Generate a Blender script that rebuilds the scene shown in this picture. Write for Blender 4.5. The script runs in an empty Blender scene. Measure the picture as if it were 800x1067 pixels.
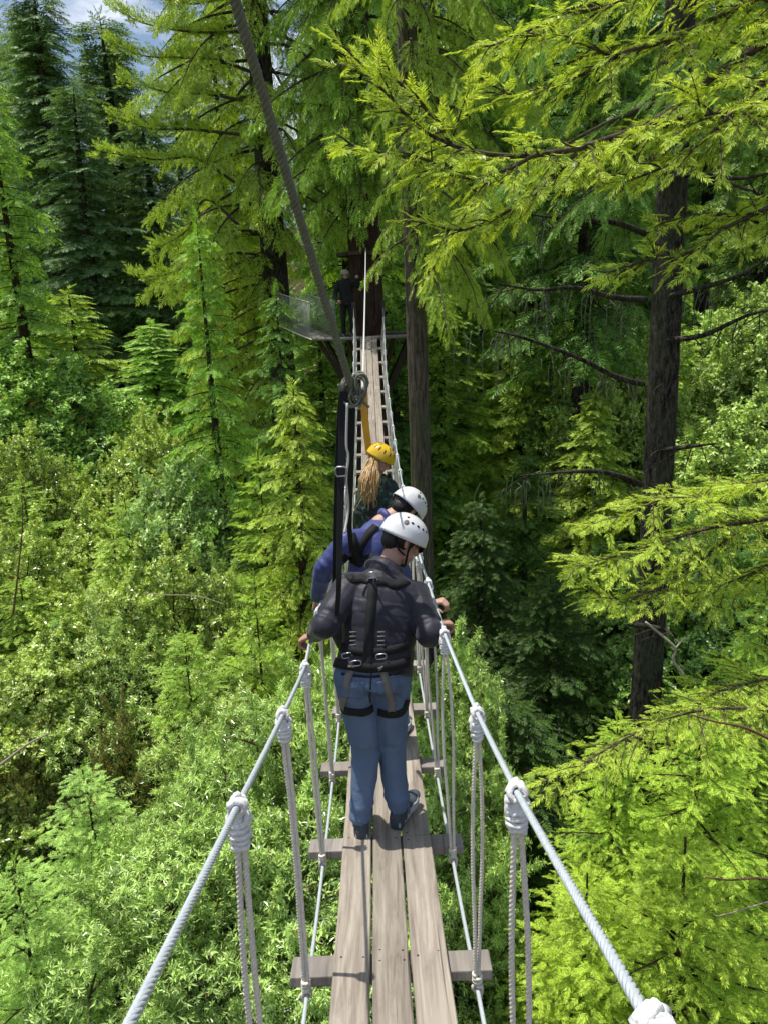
import bpy, bmesh, math, random
import numpy as np
from mathutils import Vector, Matrix
from mathutils.bvhtree import BVHTree
PI = math.pi
S = bpy.context.scene
COL = S.collection
rad = math.radians

# ------------------------------------------------------------------ camera numbers (measured from the photograph)
PITCH, ROLL, FPX = rad(15), rad(2.3), 800.0
_f = np.array([0, math.cos(PITCH), -math.sin(PITCH)]); _r = np.array([1.0, 0, 0]); _u = np.cross(_r, _f)
CR = _r * math.cos(ROLL) - _u * math.sin(ROLL); CU = _r * math.sin(ROLL) + _u * math.cos(ROLL); CF = _f

def P(px, py, Y):
    """world point at forward distance Y seen at photo pixel (px, py); the camera is the origin"""
    d = CF + CR * (px - 400) / FPX + CU * (533.5 - py) / FPX
    return d * Y / d[1]

def unit(v):
    v = np.asarray(v, float); n = np.linalg.norm(v, axis=-1, keepdims=True); return v / np.maximum(n, 1e-9)

# ------------------------------------------------------------------ mesh builder
class MB:
    def __init__(s): s.v = []; s.f = []; s.n = 0; s.m = []; s.tip = []; s.has_tip = False
    def add(s, v, f, mat=0, tip=None):
        v = np.asarray(v, float).reshape(-1, 3); f = np.asarray(f, int)
        if len(f) == 0: return
        s.v.append(v); s.f.append(f + s.n); s.m.append(np.full(len(f), mat)); s.n += len(v)
        if tip is None: s.tip.append(np.zeros(len(v)))
        else: s.tip.append(np.broadcast_to(tip, (len(v),)).astype(float)); s.has_tip = True
    def box(s, c, size, rot=None, mat=0, bev=0.0):
        hx, hy, hz = np.array(size) / 2.0
        if bev <= 0:
            v = np.array([[x, y, z] for x in (-hx, hx) for y in (-hy, hy) for z in (-hz, hz)])
            f = [[0, 1, 3, 2], [4, 6, 7, 5], [0, 4, 5, 1], [2, 3, 7, 6], [0, 2, 6, 4], [1, 5, 7, 3]]
            if rot is not None: v = v @ np.asarray(rot).T
            s.add(v + np.asarray(c), f, mat); return
        bm = bmesh.new(); bmesh.ops.create_cube(bm, size=1.0)
        for q in bm.verts: q.co = Vector((q.co.x * 2 * hx, q.co.y * 2 * hy, q.co.z * 2 * hz))
        bmesh.ops.bevel(bm, geom=bm.edges[:], offset=bev, segments=2, affect='EDGES', profile=.6)
        s.bm(bm, c, rot, mat)
    def bm(s, bm, c=(0, 0, 0), rot=None, mat=0):
        bm.verts.index_update(); v = np.array([q.co[:] for q in bm.verts])
        if rot is not None: v = v @ np.asarray(rot).T
        v = v + np.asarray(c)
        tri = [[q.index for q in f.verts] for f in bm.faces if len(f.verts) == 3]; quad = [[q.index for q in f.verts] for f in bm.faces if len(f.verts) == 4]
        big = [[q.index for q in f.verts] for f in bm.faces if len(f.verts) > 4]
        n0 = s.n; s.v.append(v); s.n += len(v); s.tip.append(np.zeros(len(v)))
        for g in (tri, quad):
            if g: s.f.append(np.array(g) + n0); s.m.append(np.full(len(g), mat))
        for g in big: s.f.append(np.array([g]) + n0); s.m.append(np.full(1, mat))
        bm.free()
    def tube(s, path, r, sides=8, mat=0, closed=False, caps=True, tip=None):
        v, f = tube(path, r, sides, closed)
        n0 = s.n; s.add(v, f, mat, tip)
        if caps and not closed:
            N = len(v) // sides
            s.f.append(np.array([list(range(n0, n0 + sides))[::-1]])); s.m.append(np.array([mat]))
            s.f.append(np.array([list(range(n0 + (N - 1) * sides, n0 + N * sides))])); s.m.append(np.array([mat]))
    def rope(s, path, r, pitch, strands=3, sides=6, mat=0, per=9):
        path = resample(path, pitch / per)
        T, N, B = frames(path); L = np.concatenate([[0], np.cumsum(np.linalg.norm(np.diff(path, axis=0), axis=1))])
        for k in range(strands):
            a = 2 * PI * L / pitch + 2 * PI * k / strands
            g = .5 if strands == 3 else .6
            o = path + (np.cos(a)[:, None] * N + np.sin(a)[:, None] * B) * r * g
            s.tube(o, r * (1.06 - g), sides, mat)
    def ell(s, c, R, rot=None, seg=16, rings=10, mat=0):
        v, f = ellipsoid(R, seg, rings)
        if rot is not None: v = v @ np.asarray(rot).T
        n0 = s.n; s.v.append(v + np.asarray(c)); s.n += len(v); s.tip.append(np.zeros(len(v)))
        for g in f: s.f.append(g + n0); s.m.append(np.full(len(g), mat))
    def mesh(s, name, mats, smooth=True):
        me = bpy.data.meshes.new(name)
        v = np.concatenate(s.v); me.vertices.add(len(v)); me.vertices.foreach_set('co', v.ravel())
        tot = np.concatenate([np.full(len(f), f.shape[1]) for f in s.f]); idx = np.concatenate([f.ravel() for f in s.f])
        me.loops.add(len(idx)); me.loops.foreach_set('vertex_index', idx.astype(np.int32))
        me.polygons.add(len(tot)); st = np.concatenate([[0], np.cumsum(tot)[:-1]])
        me.polygons.foreach_set('loop_start', st.astype(np.int32)); me.polygons.foreach_set('loop_total', tot.astype(np.int32))
        for m in (mats if isinstance(mats, (list, tuple)) else [mats]): me.materials.append(m)
        me.polygons.foreach_set('material_index', np.concatenate(s.m).astype(np.int32))
        me.polygons.foreach_set('use_smooth', np.full(len(tot), smooth))
        if s.has_tip:
            a = me.attributes.new('tip', 'FLOAT', 'POINT'); a.data.foreach_set('value', np.concatenate(s.tip).astype(np.float32))
        me.update(calc_edges=True); me.validate()
        return me
    def build(s, name, mats, parent=None, smooth=True):
        return obj(name, s.mesh(name, mats, smooth), parent)

def obj(name, me, parent=None):
    o = bpy.data.objects.new(name, me); COL.objects.link(o)
    if parent is not None:
        o.parent = parent
        root = parent
        while root is not None:                      # parts are modelled in world space; keep them there
            o.matrix_parent_inverse = parent.matrix_world.inverted(); break
    return o
def empty(name, loc=(0, 0, 0)):
    o = bpy.data.objects.new(name, None); COL.objects.link(o); o.location = loc
    o.matrix_world = Matrix.Translation(Vector(loc)); o.empty_display_size = .2
    return o
def tag(o, label=None, cat=None, group=None, kind=None):
    if label: o['label'] = label
    if cat: o['category'] = cat
    if group: o['group'] = group
    if kind: o['kind'] = kind
    return o
def thing(name, label, cat, loc=(0, 0, 0), group=None): return tag(empty(name, loc), label, cat, group)

def resample(path, step):
    p = np.asarray(path, float); L = np.concatenate([[0], np.cumsum(np.linalg.norm(np.diff(p, axis=0), axis=1))])
    n = max(2, int(L[-1] / step) + 1); t = np.linspace(0, L[-1], n)
    return np.stack([np.interp(t, L, p[:, k]) for k in range(3)], 1)
def smoothpath(pts, n=24):
    """Catmull-Rom through the points"""
    p = np.asarray(pts, float); p = np.vstack([2 * p[0] - p[1], p, 2 * p[-1] - p[-2]]); out = []
    for i in range(1, len(p) - 2):
        t = np.linspace(0, 1, n, endpoint=False)[:, None]
        a, b, c, d = p[i - 1], p[i], p[i + 1], p[i + 2]
        out.append(.5 * (2 * b + (c - a) * t + (2 * a - 5 * b + 4 * c - d) * t ** 2 + (-a + 3 * b - 3 * c + d) * t ** 3))
    out.append(p[-2][None]); return np.vstack(out)
def frames(p, closed=False):
    p = np.asarray(p, float)
    T = unit(np.roll(p, -1, 0) - np.roll(p, 1, 0)) if closed else unit(np.gradient(p, axis=0))
    ref = np.array([0, 0, 1.0]) if abs(T[0][2]) < .9 else np.array([1.0, 0, 0])
    N = np.zeros_like(p); n = unit(np.cross(np.cross(T[0], ref), T[0])); N[0] = n
    for i in range(1, len(p)):
        n = n - T[i] * np.dot(n, T[i]); n = n / max(np.linalg.norm(n), 1e-9); N[i] = n
    return T, N, np.cross(T, N)
def tube(path, r, sides=8, closed=False):
    p = np.asarray(path, float); T, N, B = frames(p, closed); n = len(p)
    r = np.broadcast_to(np.asarray(r, float), (n,))
    a = np.linspace(0, 2 * PI, sides, endpoint=False)
    v = p[:, None] + r[:, None, None] * (np.cos(a)[None, :, None] * N[:, None] + np.sin(a)[None, :, None] * B[:, None])
    m = n if closed else n - 1
    i = np.arange(m)[:, None]; j = np.arange(sides)[None]; i2 = (i + 1) % n; j2 = (j + 1) % sides
    f = np.stack([np.broadcast_to(x, (m, sides)) for x in (i * sides + j, i * sides + j2, i2 * sides + j2, i2 * sides + j)], -1).reshape(-1, 4)
    return v.reshape(-1, 3), f
def ellipsoid(R, seg=16, rings=10):
    R = np.broadcast_to(np.asarray(R, float), (3,))
    v = [[0, 0, 1]]
    for i in range(1, rings):
        ph = PI * i / rings
        for j in range(seg): th = 2 * PI * j / seg; v.append([math.sin(ph) * math.cos(th), math.sin(ph) * math.sin(th), math.cos(ph)])
    v.append([0, 0, -1]); v = np.array(v) * R
    tri = [[0, 1 + j, 1 + (j + 1) % seg] for j in range(seg)]; q = []
    for i in range(rings - 2):
        for j in range(seg): a = 1 + i * seg; q.append([a + j, a + seg + j, a + seg + (j + 1) % seg, a + (j + 1) % seg])
    a = 1 + (rings - 2) * seg; e = len(v) - 1
    tri += [[e, a + (j + 1) % seg, a + j] for j in range(seg)]
    return v, [np.array(tri), np.array(q)]
def basis(x=None, z=None, y=None):
    """3x3 matrix with columns X, Y, Z; x (or y) exact, z approximate"""
    if x is not None:
        x = unit(x); z = np.asarray(z, float); z = unit(z - x * np.dot(x, z)); return np.stack([x, np.cross(z, x), z], 1)
    y = unit(y); z = np.asarray(z, float); z = unit(z - y * np.dot(y, z)); return np.stack([np.cross(y, z), y, z], 1)

# ------------------------------------------------------------------ material helpers
class NT:
    def __init__(s, name):
        s.m = bpy.data.materials.new(name); s.m.use_nodes = True; s.t = s.m.node_tree; s.t.nodes.clear()
        s.out = s.n('ShaderNodeOutputMaterial')
    def n(s, typ, **kw):
        x = s.t.nodes.new(typ)
        for k, v in kw.items(): setattr(x, k, v)
        return x
    def set(s, node, **kw):
        for k, v in kw.items():
            k = k.replace('_', ' ')
            if hasattr(v, 'is_linked') or isinstance(v, bpy.types.NodeSocket): s.t.links.new(v, node.inputs[k])
            else: node.inputs[k].default_value = v
        return node
    def link(s, a, b): s.t.links.new(a, b)
    def math(s, op, a, b=None, clamp=False):
        x = s.n('ShaderNodeMath', operation=op, use_clamp=clamp)
        for i, v in enumerate((a, b)):
            if v is None: continue
            if isinstance(v, bpy.types.NodeSocket): s.link(v, x.inputs[i])
            else: x.inputs[i].default_value = v
        return x.outputs[0]
    def mix(s, fac, a, b, blend='MIX'):
        x = s.n('ShaderNodeMix', data_type='RGBA', blend_type=blend)
        for i, v in ((0, fac), (6, a), (7, b)):
            if isinstance(v, bpy.types.NodeSocket): s.link(v, x.inputs[i])
            else: x.inputs[i].default_value = v if i == 0 else (*v[:3], 1)
        return x.outputs[2]
    def coords(s, scale=(1, 1, 1), which='Object'):
        c = s.n('ShaderNodeTexCoord'); m = s.n('ShaderNodeMapping'); m.inputs['Scale'].default_value = scale
        s.link(c.outputs[which], m.inputs[0]); return m.outputs[0]
    def noise(s, vec, scale, detail=4, rough=.55, dist=0.0):
        x = s.n('ShaderNodeTexNoise'); s.link(vec, x.inputs['Vector'])
        x.inputs['Scale'].default_value = scale; x.inputs['Detail'].default_value = detail; x.inputs['Roughness'].default_value = rough; x.inputs['Distortion'].default_value = dist
        return x.outputs[0]
    def ramp(s, fac, stops):
        x = s.n('ShaderNodeValToRGB'); s.link(fac, x.inputs[0]); e = x.color_ramp.elements
        while len(e) < len(stops): e.new(.5)
        for q, (p, c) in zip(e, stops): q.position = p; q.color = (*c, 1) if len(c) == 3 else c
        return x.outputs[0]
    def bump(s, h, strength=.3, dist=.01):
        x = s.n('ShaderNodeBump'); x.inputs['Strength'].default_value = strength; x.inputs['Distance'].default_value = dist; s.link(h, x.inputs['Height']); return x.outputs[0]
    def pbr(s, color, rough=.6, spec=.5, normal=None, metal=0.0, sheen=0.0, coat=0.0):
        b = s.n('ShaderNodeBsdfPrincipled')
        for k, v in (('Base Color', color), ('Roughness', rough)):
            if isinstance(v, bpy.types.NodeSocket): s.link(v, b.inputs[k])
            else: b.inputs[k].default_value = (*v[:3], 1) if k == 'Base Color' else v
        b.inputs['Specular IOR Level'].default_value = spec; b.inputs['Metallic'].default_value = metal
        if sheen: b.inputs['Sheen Weight'].default_value = sheen
        if coat: b.inputs['Coat Weight'].default_value = coat
        if normal is not None: s.link(normal, b.inputs['Normal'])
        s.link(b.outputs[0], s.out.inputs[0]); return b

def simple(name, col, rough=.6, spec=.4, var=.25, scale=20, bump=.0, metal=0., sheen=0., coat=0., bscale=None, dist=.004):
    t = NT(name); v = t.coords(); n = t.noise(v, scale, 5)
    c = t.mix(n, [x * (1 - var) for x in col], [min(1, x * (1 + var)) for x in col])
    nm = t.bump(t.noise(v, bscale or scale * 3, 4), bump, dist) if bump else None
    t.pbr(c, rough, spec, nm, metal, sheen, coat); return t.m

def leaf_mat(name, dark, light, trans=.35, rough=.45, brown=.0, spec=.35):
    t = NT(name)
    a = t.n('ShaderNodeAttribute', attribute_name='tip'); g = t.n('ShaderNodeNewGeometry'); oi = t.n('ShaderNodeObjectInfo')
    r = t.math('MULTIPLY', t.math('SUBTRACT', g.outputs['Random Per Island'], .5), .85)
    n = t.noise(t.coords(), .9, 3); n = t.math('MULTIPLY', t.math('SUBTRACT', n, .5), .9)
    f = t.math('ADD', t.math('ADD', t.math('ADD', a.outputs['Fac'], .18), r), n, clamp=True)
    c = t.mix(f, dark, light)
    if brown > 0:
        w = t.math('GREATER_THAN', g.outputs['Random Per Island'], 1 - brown)
        c = t.mix(w, c, (.24, .12, .035))
    c = t.mix(1.0, c, oi.outputs['Color'], 'MULTIPLY')
    b = t.n('ShaderNodeBsdfPrincipled'); t.link(c, b.inputs['Base Color']); b.inputs['Roughness'].default_value = rough; b.inputs['Specular IOR Level'].default_value = spec
    tr = t.n('ShaderNodeBsdfTranslucent'); t.link(t.mix(1.0, c, (1.25, 1.2, .55), 'MULTIPLY'), tr.inputs[0])
    mx = t.n('ShaderNodeMixShader'); mx.inputs[0].default_value = trans
    t.link(b.outputs[0], mx.inputs[1]); t.link(tr.outputs[0], mx.inputs[2]); t.link(mx.outputs[0], t.out.inputs[0])
    return t.m

def bark_mat(name, dark, light, vscale=9, stretch=.12, bump=.9, dist=.03):
    t = NT(name); v = t.coords((1, 1, stretch)); n0 = t.noise(v, vscale, 5, .6, .5); nf = t.noise(t.coords((1, 1, .35)), vscale * 3.2, 4, .65, .3); n = t.math('ADD', t.math('MULTIPLY', n0, .68), t.math('MULTIPLY', nf, .32)); n2 = t.noise(t.coords((1, 1, .5)), 2.1, 5)
    c = t.mix(t.ramp(n, [(.42, (0, 0, 0)), (.58, (1, 1, 1))]), dark, light)
    c = t.mix(t.ramp(n2, [(.45, (0, 0, 0)), (.75, (.6, .6, .6))]), c, [light[0] * .55 + .02, light[1] * .75 + .03, light[2] * .55 + .01])
    t.pbr(c, .9, .2, t.bump(n, bump, dist)); return t.m
# ------------------------------------------------------------------ foliage generators
def quad_leaf(base, d, up, L, W, bend=.0, fold=.0, wpos=.45):
    """one pointed leaf as a folded quad: base, left, tip, right"""
    d = unit(d); side = unit(np.cross(up, d)); n = np.cross(d, side)
    return np.array([base, base + d * L * wpos + side * W / 2 + n * fold * W, base + d * L - n * bend * L, base + d * L * wpos - side * W / 2 + n * fold * W])

def spray_template(kind):
    """flat conifer spray along +X, normal +Z, unit length: a stem with paired branchlets"""
    Q = []; T = []; rg = np.random.default_rng(5)
    z = np.array([0, 0, 1.0])
    npair, bl, bw = {'hi': (11, .36, .055), 'mid': (5, .44, .11), 'lo': (3, .52, .2)}[kind]
    for i in range(npair):
        t = .06 + .8 * i / npair
        for sd in (-1, 1):
            a = rad(58 - 26 * t) + rg.normal(0, .08)
            d = np.array([math.cos(a), sd * math.sin(a), rg.normal(-.06, .12)])
            l = bl * (1 - .45 * t) * rg.uniform(.65, 1.2)
            Q.append(quad_leaf(np.array([t, 0, -.06 * t]), d, z + rg.normal(0, .25, 3), l, bw * (1 - .3 * t), .10, .12)); T.append(t)
    Q.append(quad_leaf(np.array([.75, 0, -.04]), np.array([1, 0, -.1]), z, .3, bw * .8, .1, .1)); T.append(1)
    if kind != 'lo': Q.append(quad_leaf(np.array([0, 0, 0]), np.array([1, 0, -.06]), z, .95, .02, 0, 0)); T.append(.0)
    return np.array(Q), np.repeat(np.array(T), 4)

def needle_brush_template():
    """bottle-brush conifer shoot (fir / redwood leader): needles all round"""
    Q = []; T = []; rg = np.random.default_rng(8)
    for i in range(20):
        t = .04 + .86 * i / 20; a = rg.uniform(0, 2 * PI)
        d = np.array([.75, math.cos(a) * .8, math.sin(a) * .55 + .1])
        Q.append(quad_leaf(np.array([t, 0, 0]), d, np.array([0, 0, 1.]) + rg.normal(0, .4, 3), .30 * (1 - .3 * t), .055, .05, .1)); T.append(t)
    return np.array(Q), np.repeat(np.array(T), 4)

def whorl_template(nl=9, L=1.0, W=.26, seed=3):
    """broadleaf shoot: long pointed leaves spiralling up a twig along +X"""
    Q = []; T = []; rg = np.random.default_rng(seed)
    for i in range(nl):
        a = 2.4 * i + rg.normal(0, .2); t = i / nl; el = rg.uniform(.1, .75)
        d = np.array([math.sin(el) + .25 * t, math.cos(el) * math.cos(a), math.cos(el) * math.sin(a) - .15])
        b = np.array([.9 * t, .02 * math.cos(a), .02 * math.sin(a)])
        up = np.array([.8, -math.cos(a) * .3, -math.sin(a) * .3 + .5]) + rg.normal(0, .25, 3)
        Q.append(quad_leaf(b, d, up, L * rg.uniform(.75, 1.15), W * rg.uniform(.85, 1.2), .16, .13, .42)); T.append(t)
    return np.array(Q), np.repeat(np.array(T), 4)

TPL = {'hi': spray_template('hi'), 'mid': spray_template('mid'), 'lo': spray_template('lo'), 'brush': needle_brush_template(),
       'bay': whorl_template(10, .95, .24), 'bay2': whorl_template(7, 1.0, .30, 9), 'broad': whorl_template(7, .85, .5, 4), 'lob': whorl_template(5, 1.1, .5, 6)}

class Fol:
    """collects frames for sprays and tubes for wood"""
    def __init__(s): s.p = []; s.x = []; s.z = []; s.s = []; s.t = []; s.wood = []
    def spray(s, p, x, z, sc, tip): s.p.append(p); s.x.append(x); s.z.append(z); s.s.append(sc); s.t.append(tip)
    def leaves(s, kind, mb=None):
        Q, T = TPL[kind]; V = Q.reshape(-1, 3); k = len(V)
        p = np.array(s.p); x = unit(np.array(s.x)); z = np.array(s.z); z = unit(z - x * (x * z).sum(1, keepdims=True)); y = np.cross(z, x)
        sc = np.array(s.s)[:, None, None]
        w = p[:, None] + sc * (V[None, :, 0:1] * x[:, None] + V[None, :, 1:2] * y[:, None] + V[None, :, 2:3] * z[:, None])
        tip = np.clip(np.array(s.t)[:, None] * .75 + T[None] * .25, 0, 1)
        n = len(p) * k; f = np.arange(n).reshape(-1, 4)
        mb = mb or MB(); mb.add(w.reshape(-1, 3), f, 0, tip.ravel()); return mb
    def woodmesh(s, mb, sides=5, mat=0, rmin=0.0):
        for pts, r in s.wood:
            if np.max(r) >= rmin: mb.tube(pts, r, sides, mat, caps=False)

def bough(F, rg, p0, d0, L, spl, droop=.5, tipup=.0, width=.42, gap=None, sgap=.55, hang=.25, bare=.18, wood=True, twigs=False, thick=1.0, roll=.4, ang=58):
    """one conifer limb leaving p0 along d0 with side twigs that carry flat sprays"""
    p0 = np.asarray(p0, float); d0 = unit(np.asarray(d0, float))
    n = max(6, int(L / .22)); st = L / n
    az = math.atan2(d0[1], d0[0]); el = math.asin(max(-1, min(1, d0[2])))
    pts = [p0]; ds = [d0]; aw = 0; ew = 0
    for i in range(n):
        t = (i + 1) / n; aw += rg.normal(0, .05); ew += rg.normal(0, .03)
        e = el - droop * t ** 1.2 + tipup * t ** 3 + ew; a = az + aw
        d = np.array([math.cos(e) * math.cos(a), math.cos(e) * math.sin(a), math.sin(e)])
        ds.append(d); pts.append(pts[-1] + d * st)
    pts = np.array(pts); ds = np.array(ds)
    if wood: F.wood.append((pts, np.linspace(.010 + .011 * L, .004, n + 1) * thick))
    gap = gap or spl * .5
    m = max(3, int(L * (1 - bare) / gap)); side = 1
    for j in range(m + 1):
        t = bare + (1 - bare) * j / m; q = t * n; i = min(n - 1, int(q)); p = pts[i] + (pts[i + 1] - pts[i]) * (q - i); d = ds[i + 1]
        for side in ((-1, 1) if j < m else (0,)):
            tl = width * L * min(1, (t - bare) * 3 + .35) * (1 - t) ** .75 * rg.uniform(.65, 1.15) + spl * .55
            if side == 0: tl = spl * .6
            a = side * rad(ang + rg.normal(0, 9)) * (1 - .25 * t); ca, sa = math.cos(a), math.sin(a)
            td = unit(np.array([d[0] * ca - d[1] * sa, d[0] * sa + d[1] * ca, d[2] - hang * rg.uniform(.4, 1.3)]))
            ns = max(1, int(round(tl / (spl * sgap)))); sp = 1
            end = p + td * tl
            if twigs and tl > spl * .6: F.wood.append((np.array([p, p + td * tl * .5, end + np.array([0, 0, -.12 * tl])]), np.array([.006, .004, .002]) * thick))
            for k in range(ns):
                u = (k + .3) / ns; sp = -sp
                b = sp * rad(34) * rg.uniform(.5, 1.3) * (1 - u * .6) if k < ns - 1 else rg.normal(0, .2)
                cb, sb = math.cos(b), math.sin(b)
                sd = np.array([td[0] * cb - td[1] * sb, td[0] * sb + td[1] * cb, td[2] - hang * u * .8 + rg.normal(0, .10)])
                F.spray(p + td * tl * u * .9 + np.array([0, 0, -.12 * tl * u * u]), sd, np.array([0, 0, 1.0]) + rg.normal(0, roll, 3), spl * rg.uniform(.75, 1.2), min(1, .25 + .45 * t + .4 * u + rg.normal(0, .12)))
    return pts, ds

def trunk_tube(mb, pts, r, sides=16, furrow=.06, rg=None, step=.25, mat=0, flare=.0):
    pts = np.asarray(pts, float); L = np.linalg.norm(np.diff(pts, axis=0), axis=1).sum(); n = max(4, int(L / step))
    r = np.interp(np.linspace(0, 1, n + 1), np.linspace(0, 1, len(r)), r)
    q = smoothpath(pts, 12); q = resample(q, L / n)[:n + 1]
    r = r[:len(q)]
    v, f = tube(q, r, sides); v = v.reshape(len(q), sides, 3)
    rg = rg or np.random.default_rng(1)
    ph = rg.uniform(0, 6, 8); a = np.linspace(0, 2 * PI, sides, endpoint=False)
    for i in range(len(q)):
        g = sum(math.cos(ph[k]) * np.cos((k + 3) * a + ph[k] + .12 * i * (k % 3 - 1) * step) for k in range(8)) / 4
        g = g + rg.normal(0, .35, sides)
        v[i] = q[i] + (v[i] - q[i]) * (1 + furrow * g[:, None])
    mb.add(v.reshape(-1, 3), f, mat)

def conifer_mesh(seed, H, crown0, Rmax, nb, spl, kind, rtrunk, shape=.8, droop=.55, el0=.25, el_low=-.15, hang=.25, gap=None, sgap=.55, width=.42, tipup=.15, mats=None, rough=.25, low=.75, twigs=False, rmin=.02, roll=.4):
    """returns (trunk mesh, crown mesh) for a tree at the origin of height H"""
    rg = np.random.default_rng(seed); F = Fol()
    lean = rg.normal(0, .01, 2) * H
    def axis(z): t = z / H; return np.array([lean[0] * t * t, lean[1] * t * t, z])
    for i in range(nb):
        u = ((i + rg.uniform(0, 1)) / nb) ** .88
        z = crown0 + (H - crown0) * u * .985
        a = 2.39996 * i + rg.normal(0, .35)
        R = Rmax * ((1 - u) ** shape) * (low + (1 - low) * min(1, u * 5)) * rg.uniform(1 - rough * 1.4, 1 + rough * .8) + spl * .5
        e = el_low + (el0 - el_low) * u + rg.normal(0, .1)
        bough(F, rg, axis(z), (math.cos(a) * math.cos(e), math.sin(a) * math.cos(e), math.sin(e)), R, spl, droop, tipup, width, gap, sgap, hang, bare=.12 if R < 1.5 else .2, wood=R > .8, twigs=twigs, roll=roll)
    for k in range(5): F.spray(axis(H - .3 * spl * k), np.array([rg.normal(0, .4), rg.normal(0, .4), 1.0]), rg.normal(0, 1, 3), spl, 1.0)
    c = F.leaves(kind)
    w = MB(); trunk_tube(w, [axis(H * t) for t in np.linspace(0, 1, 8)], [rtrunk, rtrunk * .9, rtrunk * .8, rtrunk * .68, rtrunk * .54, rtrunk * .38, rtrunk * .2, .012], 12 if H < 15 else 14, .05, rg, .35 if H < 15 else .8)
    F.woodmesh(w, 4, 0, rmin)
    return w, c

def broad_mesh(seed, H, R, nblob, ncl, leaf, kind, rtrunk, flat=.75, hang=.2, zlow=.35):
    """broadleaf tree of height H, crown radius R built of leafy lumps on limbs"""
    rg = np.random.default_rng(seed); F = Fol(); w = MB()
    fork = H * rg.uniform(.28, .4)
    trunk_tube(w, [(0, 0, 0), (rg.normal(0, .08), rg.normal(0, .08), fork * .6), (rg.normal(0, .15), rg.normal(0, .15), fork)], [rtrunk, rtrunk * .85, rtrunk * .75], 10, .05, rg, .3)
    blobs = []
    for i in range(nblob):
        a = 2.39996 * i + rg.normal(0, .3); q = math.sqrt((i + .5) / nblob)
        x, y = R * .74 * q * math.cos(a), R * .74 * q * math.sin(a)
        z = H * (zlow + (1 - zlow) * math.sqrt(max(.02, 1 - (q * .93) ** 2))) * rg.uniform(.72, 1.06) - R * .22
        b = R * rg.uniform(.15, .30); blobs.append((np.array([x, y, z]), b))
        mid = np.array([x * .45, y * .45, fork + (z - fork) * .55 + rg.normal(0, .1)])
        w.tube(smoothpath([(0, 0, fork * .9), mid, (x, y, z - b * .2)], 6), np.linspace(rtrunk * .5, .012, 13), 5, 0, caps=False)
        for k in range(3):
            e = np.array([x, y, z]) + unit(rg.normal(0, 1, 3) + np.array([0, 0, .4])) * b * .85
            w.tube(smoothpath([(x, y, z - b * .2), (np.array([x, y, z]) + e) / 2 + rg.normal(0, .05 * b, 3), e], 4), np.linspace(.018, .004, 9), 4, 0, caps=False)
    tot = sum(b * b for _, b in blobs)
    for c, b in blobs:
        n = int(ncl * b * b / tot)
        for k in range(n):
            d = unit(rg.normal(0, 1, 3) + np.array([c[0], c[1], 0]) / max(R, .1) * .5 + np.array([0, 0, .45]))
            rr = b * rg.uniform(.55, 1.0) ** .5 * (1 + .22 * math.sin(5 * d[0] + 3 * c[1]) * math.sin(4 * d[1] + c[0]))
            p = c + d * rr * np.array([1, 1, flat])
            x = d + np.array([0, 0, .25 - hang]) + rg.normal(0, .5, 3)
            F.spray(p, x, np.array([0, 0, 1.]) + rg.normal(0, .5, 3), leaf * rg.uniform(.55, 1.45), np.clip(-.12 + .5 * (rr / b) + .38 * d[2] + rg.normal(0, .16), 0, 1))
    for k in range(int(nblob * 2.2)):      # leader shoots standing out of the crown
        c, b = blobs[rg.integers(len(blobs))]; d = unit(rg.normal(0, .55, 3) + np.array([0, 0, 1.0])); L = b * rg.uniform(.7, 1.5); e = c + d * (b * .5 + L)
        w.tube(np.array([c, (c + e) / 2, e]), [.009, .006, .003], 4, 0, caps=False)
        for u in np.linspace(.35, 1, int(L / leaf * 1.6) + 2):
            for _ in range(2): F.spray(c + (e - c) * u + rg.normal(0, leaf * .25, 3), d * .7 + rg.normal(0, .6, 3), np.array([0, 0, 1.]) + rg.normal(0, .5, 3), leaf * rg.uniform(.8, 1.3), np.clip(.75 + rg.normal(0, .2), 0, 1))
    return w, F.leaves(kind)
# ------------------------------------------------------------------ camera, sun, sky
cam_d = bpy.data.cameras.new('Camera'); cam_o = bpy.data.objects.new('Camera', cam_d); COL.objects.link(cam_o)
cam_d.sensor_fit = 'VERTICAL'; cam_d.sensor_height = 36; cam_d.lens = 36 * FPX / 1067; cam_d.clip_start = .05; cam_d.clip_end = 2000
Rm = Matrix(((CR[0], CU[0], -CF[0]), (CR[1], CU[1], -CF[1]), (CR[2], CU[2], -CF[2]))); cam_o.matrix_world = Rm.to_4x4(); S.camera = cam_o
SUN = unit(np.array([-.235, .11, .95])); el = math.asin(SUN[2]); az = math.atan2(SUN[0], SUN[1])
sd = bpy.data.lights.new('Sun', 'SUN'); sd.energy = 5.0; sd.angle = rad(.53); sd.color = (1, .96, .89); so = bpy.data.objects.new('Sun', sd); COL.objects.link(so)
so.rotation_euler = Vector(SUN).to_track_quat('Z', 'Y').to_euler(); so.location = tuple(SUN * 60)
W = bpy.data.worlds.new('World'); S.world = W; W.use_nodes = True; nt = W.node_tree; nt.nodes.clear()
out = nt.nodes.new('ShaderNodeOutputWorld'); bg = nt.nodes.new('ShaderNodeBackground'); sky = nt.nodes.new('ShaderNodeTexSky'); sky.sky_type = 'NISHITA'; sky.sun_disc = False
sky.sun_elevation = el; sky.sun_rotation = az; sky.air_density = 1.0; sky.dust_density = 1.2
tc = nt.nodes.new('ShaderNodeTexCoord'); mp = nt.nodes.new('ShaderNodeMapping'); mp.inputs['Scale'].default_value = (1, 1, 2.4); nz = nt.nodes.new('ShaderNodeTexNoise'); nz.inputs['Scale'].default_value = 3.2; nz.inputs['Detail'].default_value = 8; nz.inputs['Roughness'].default_value = .6
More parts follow.
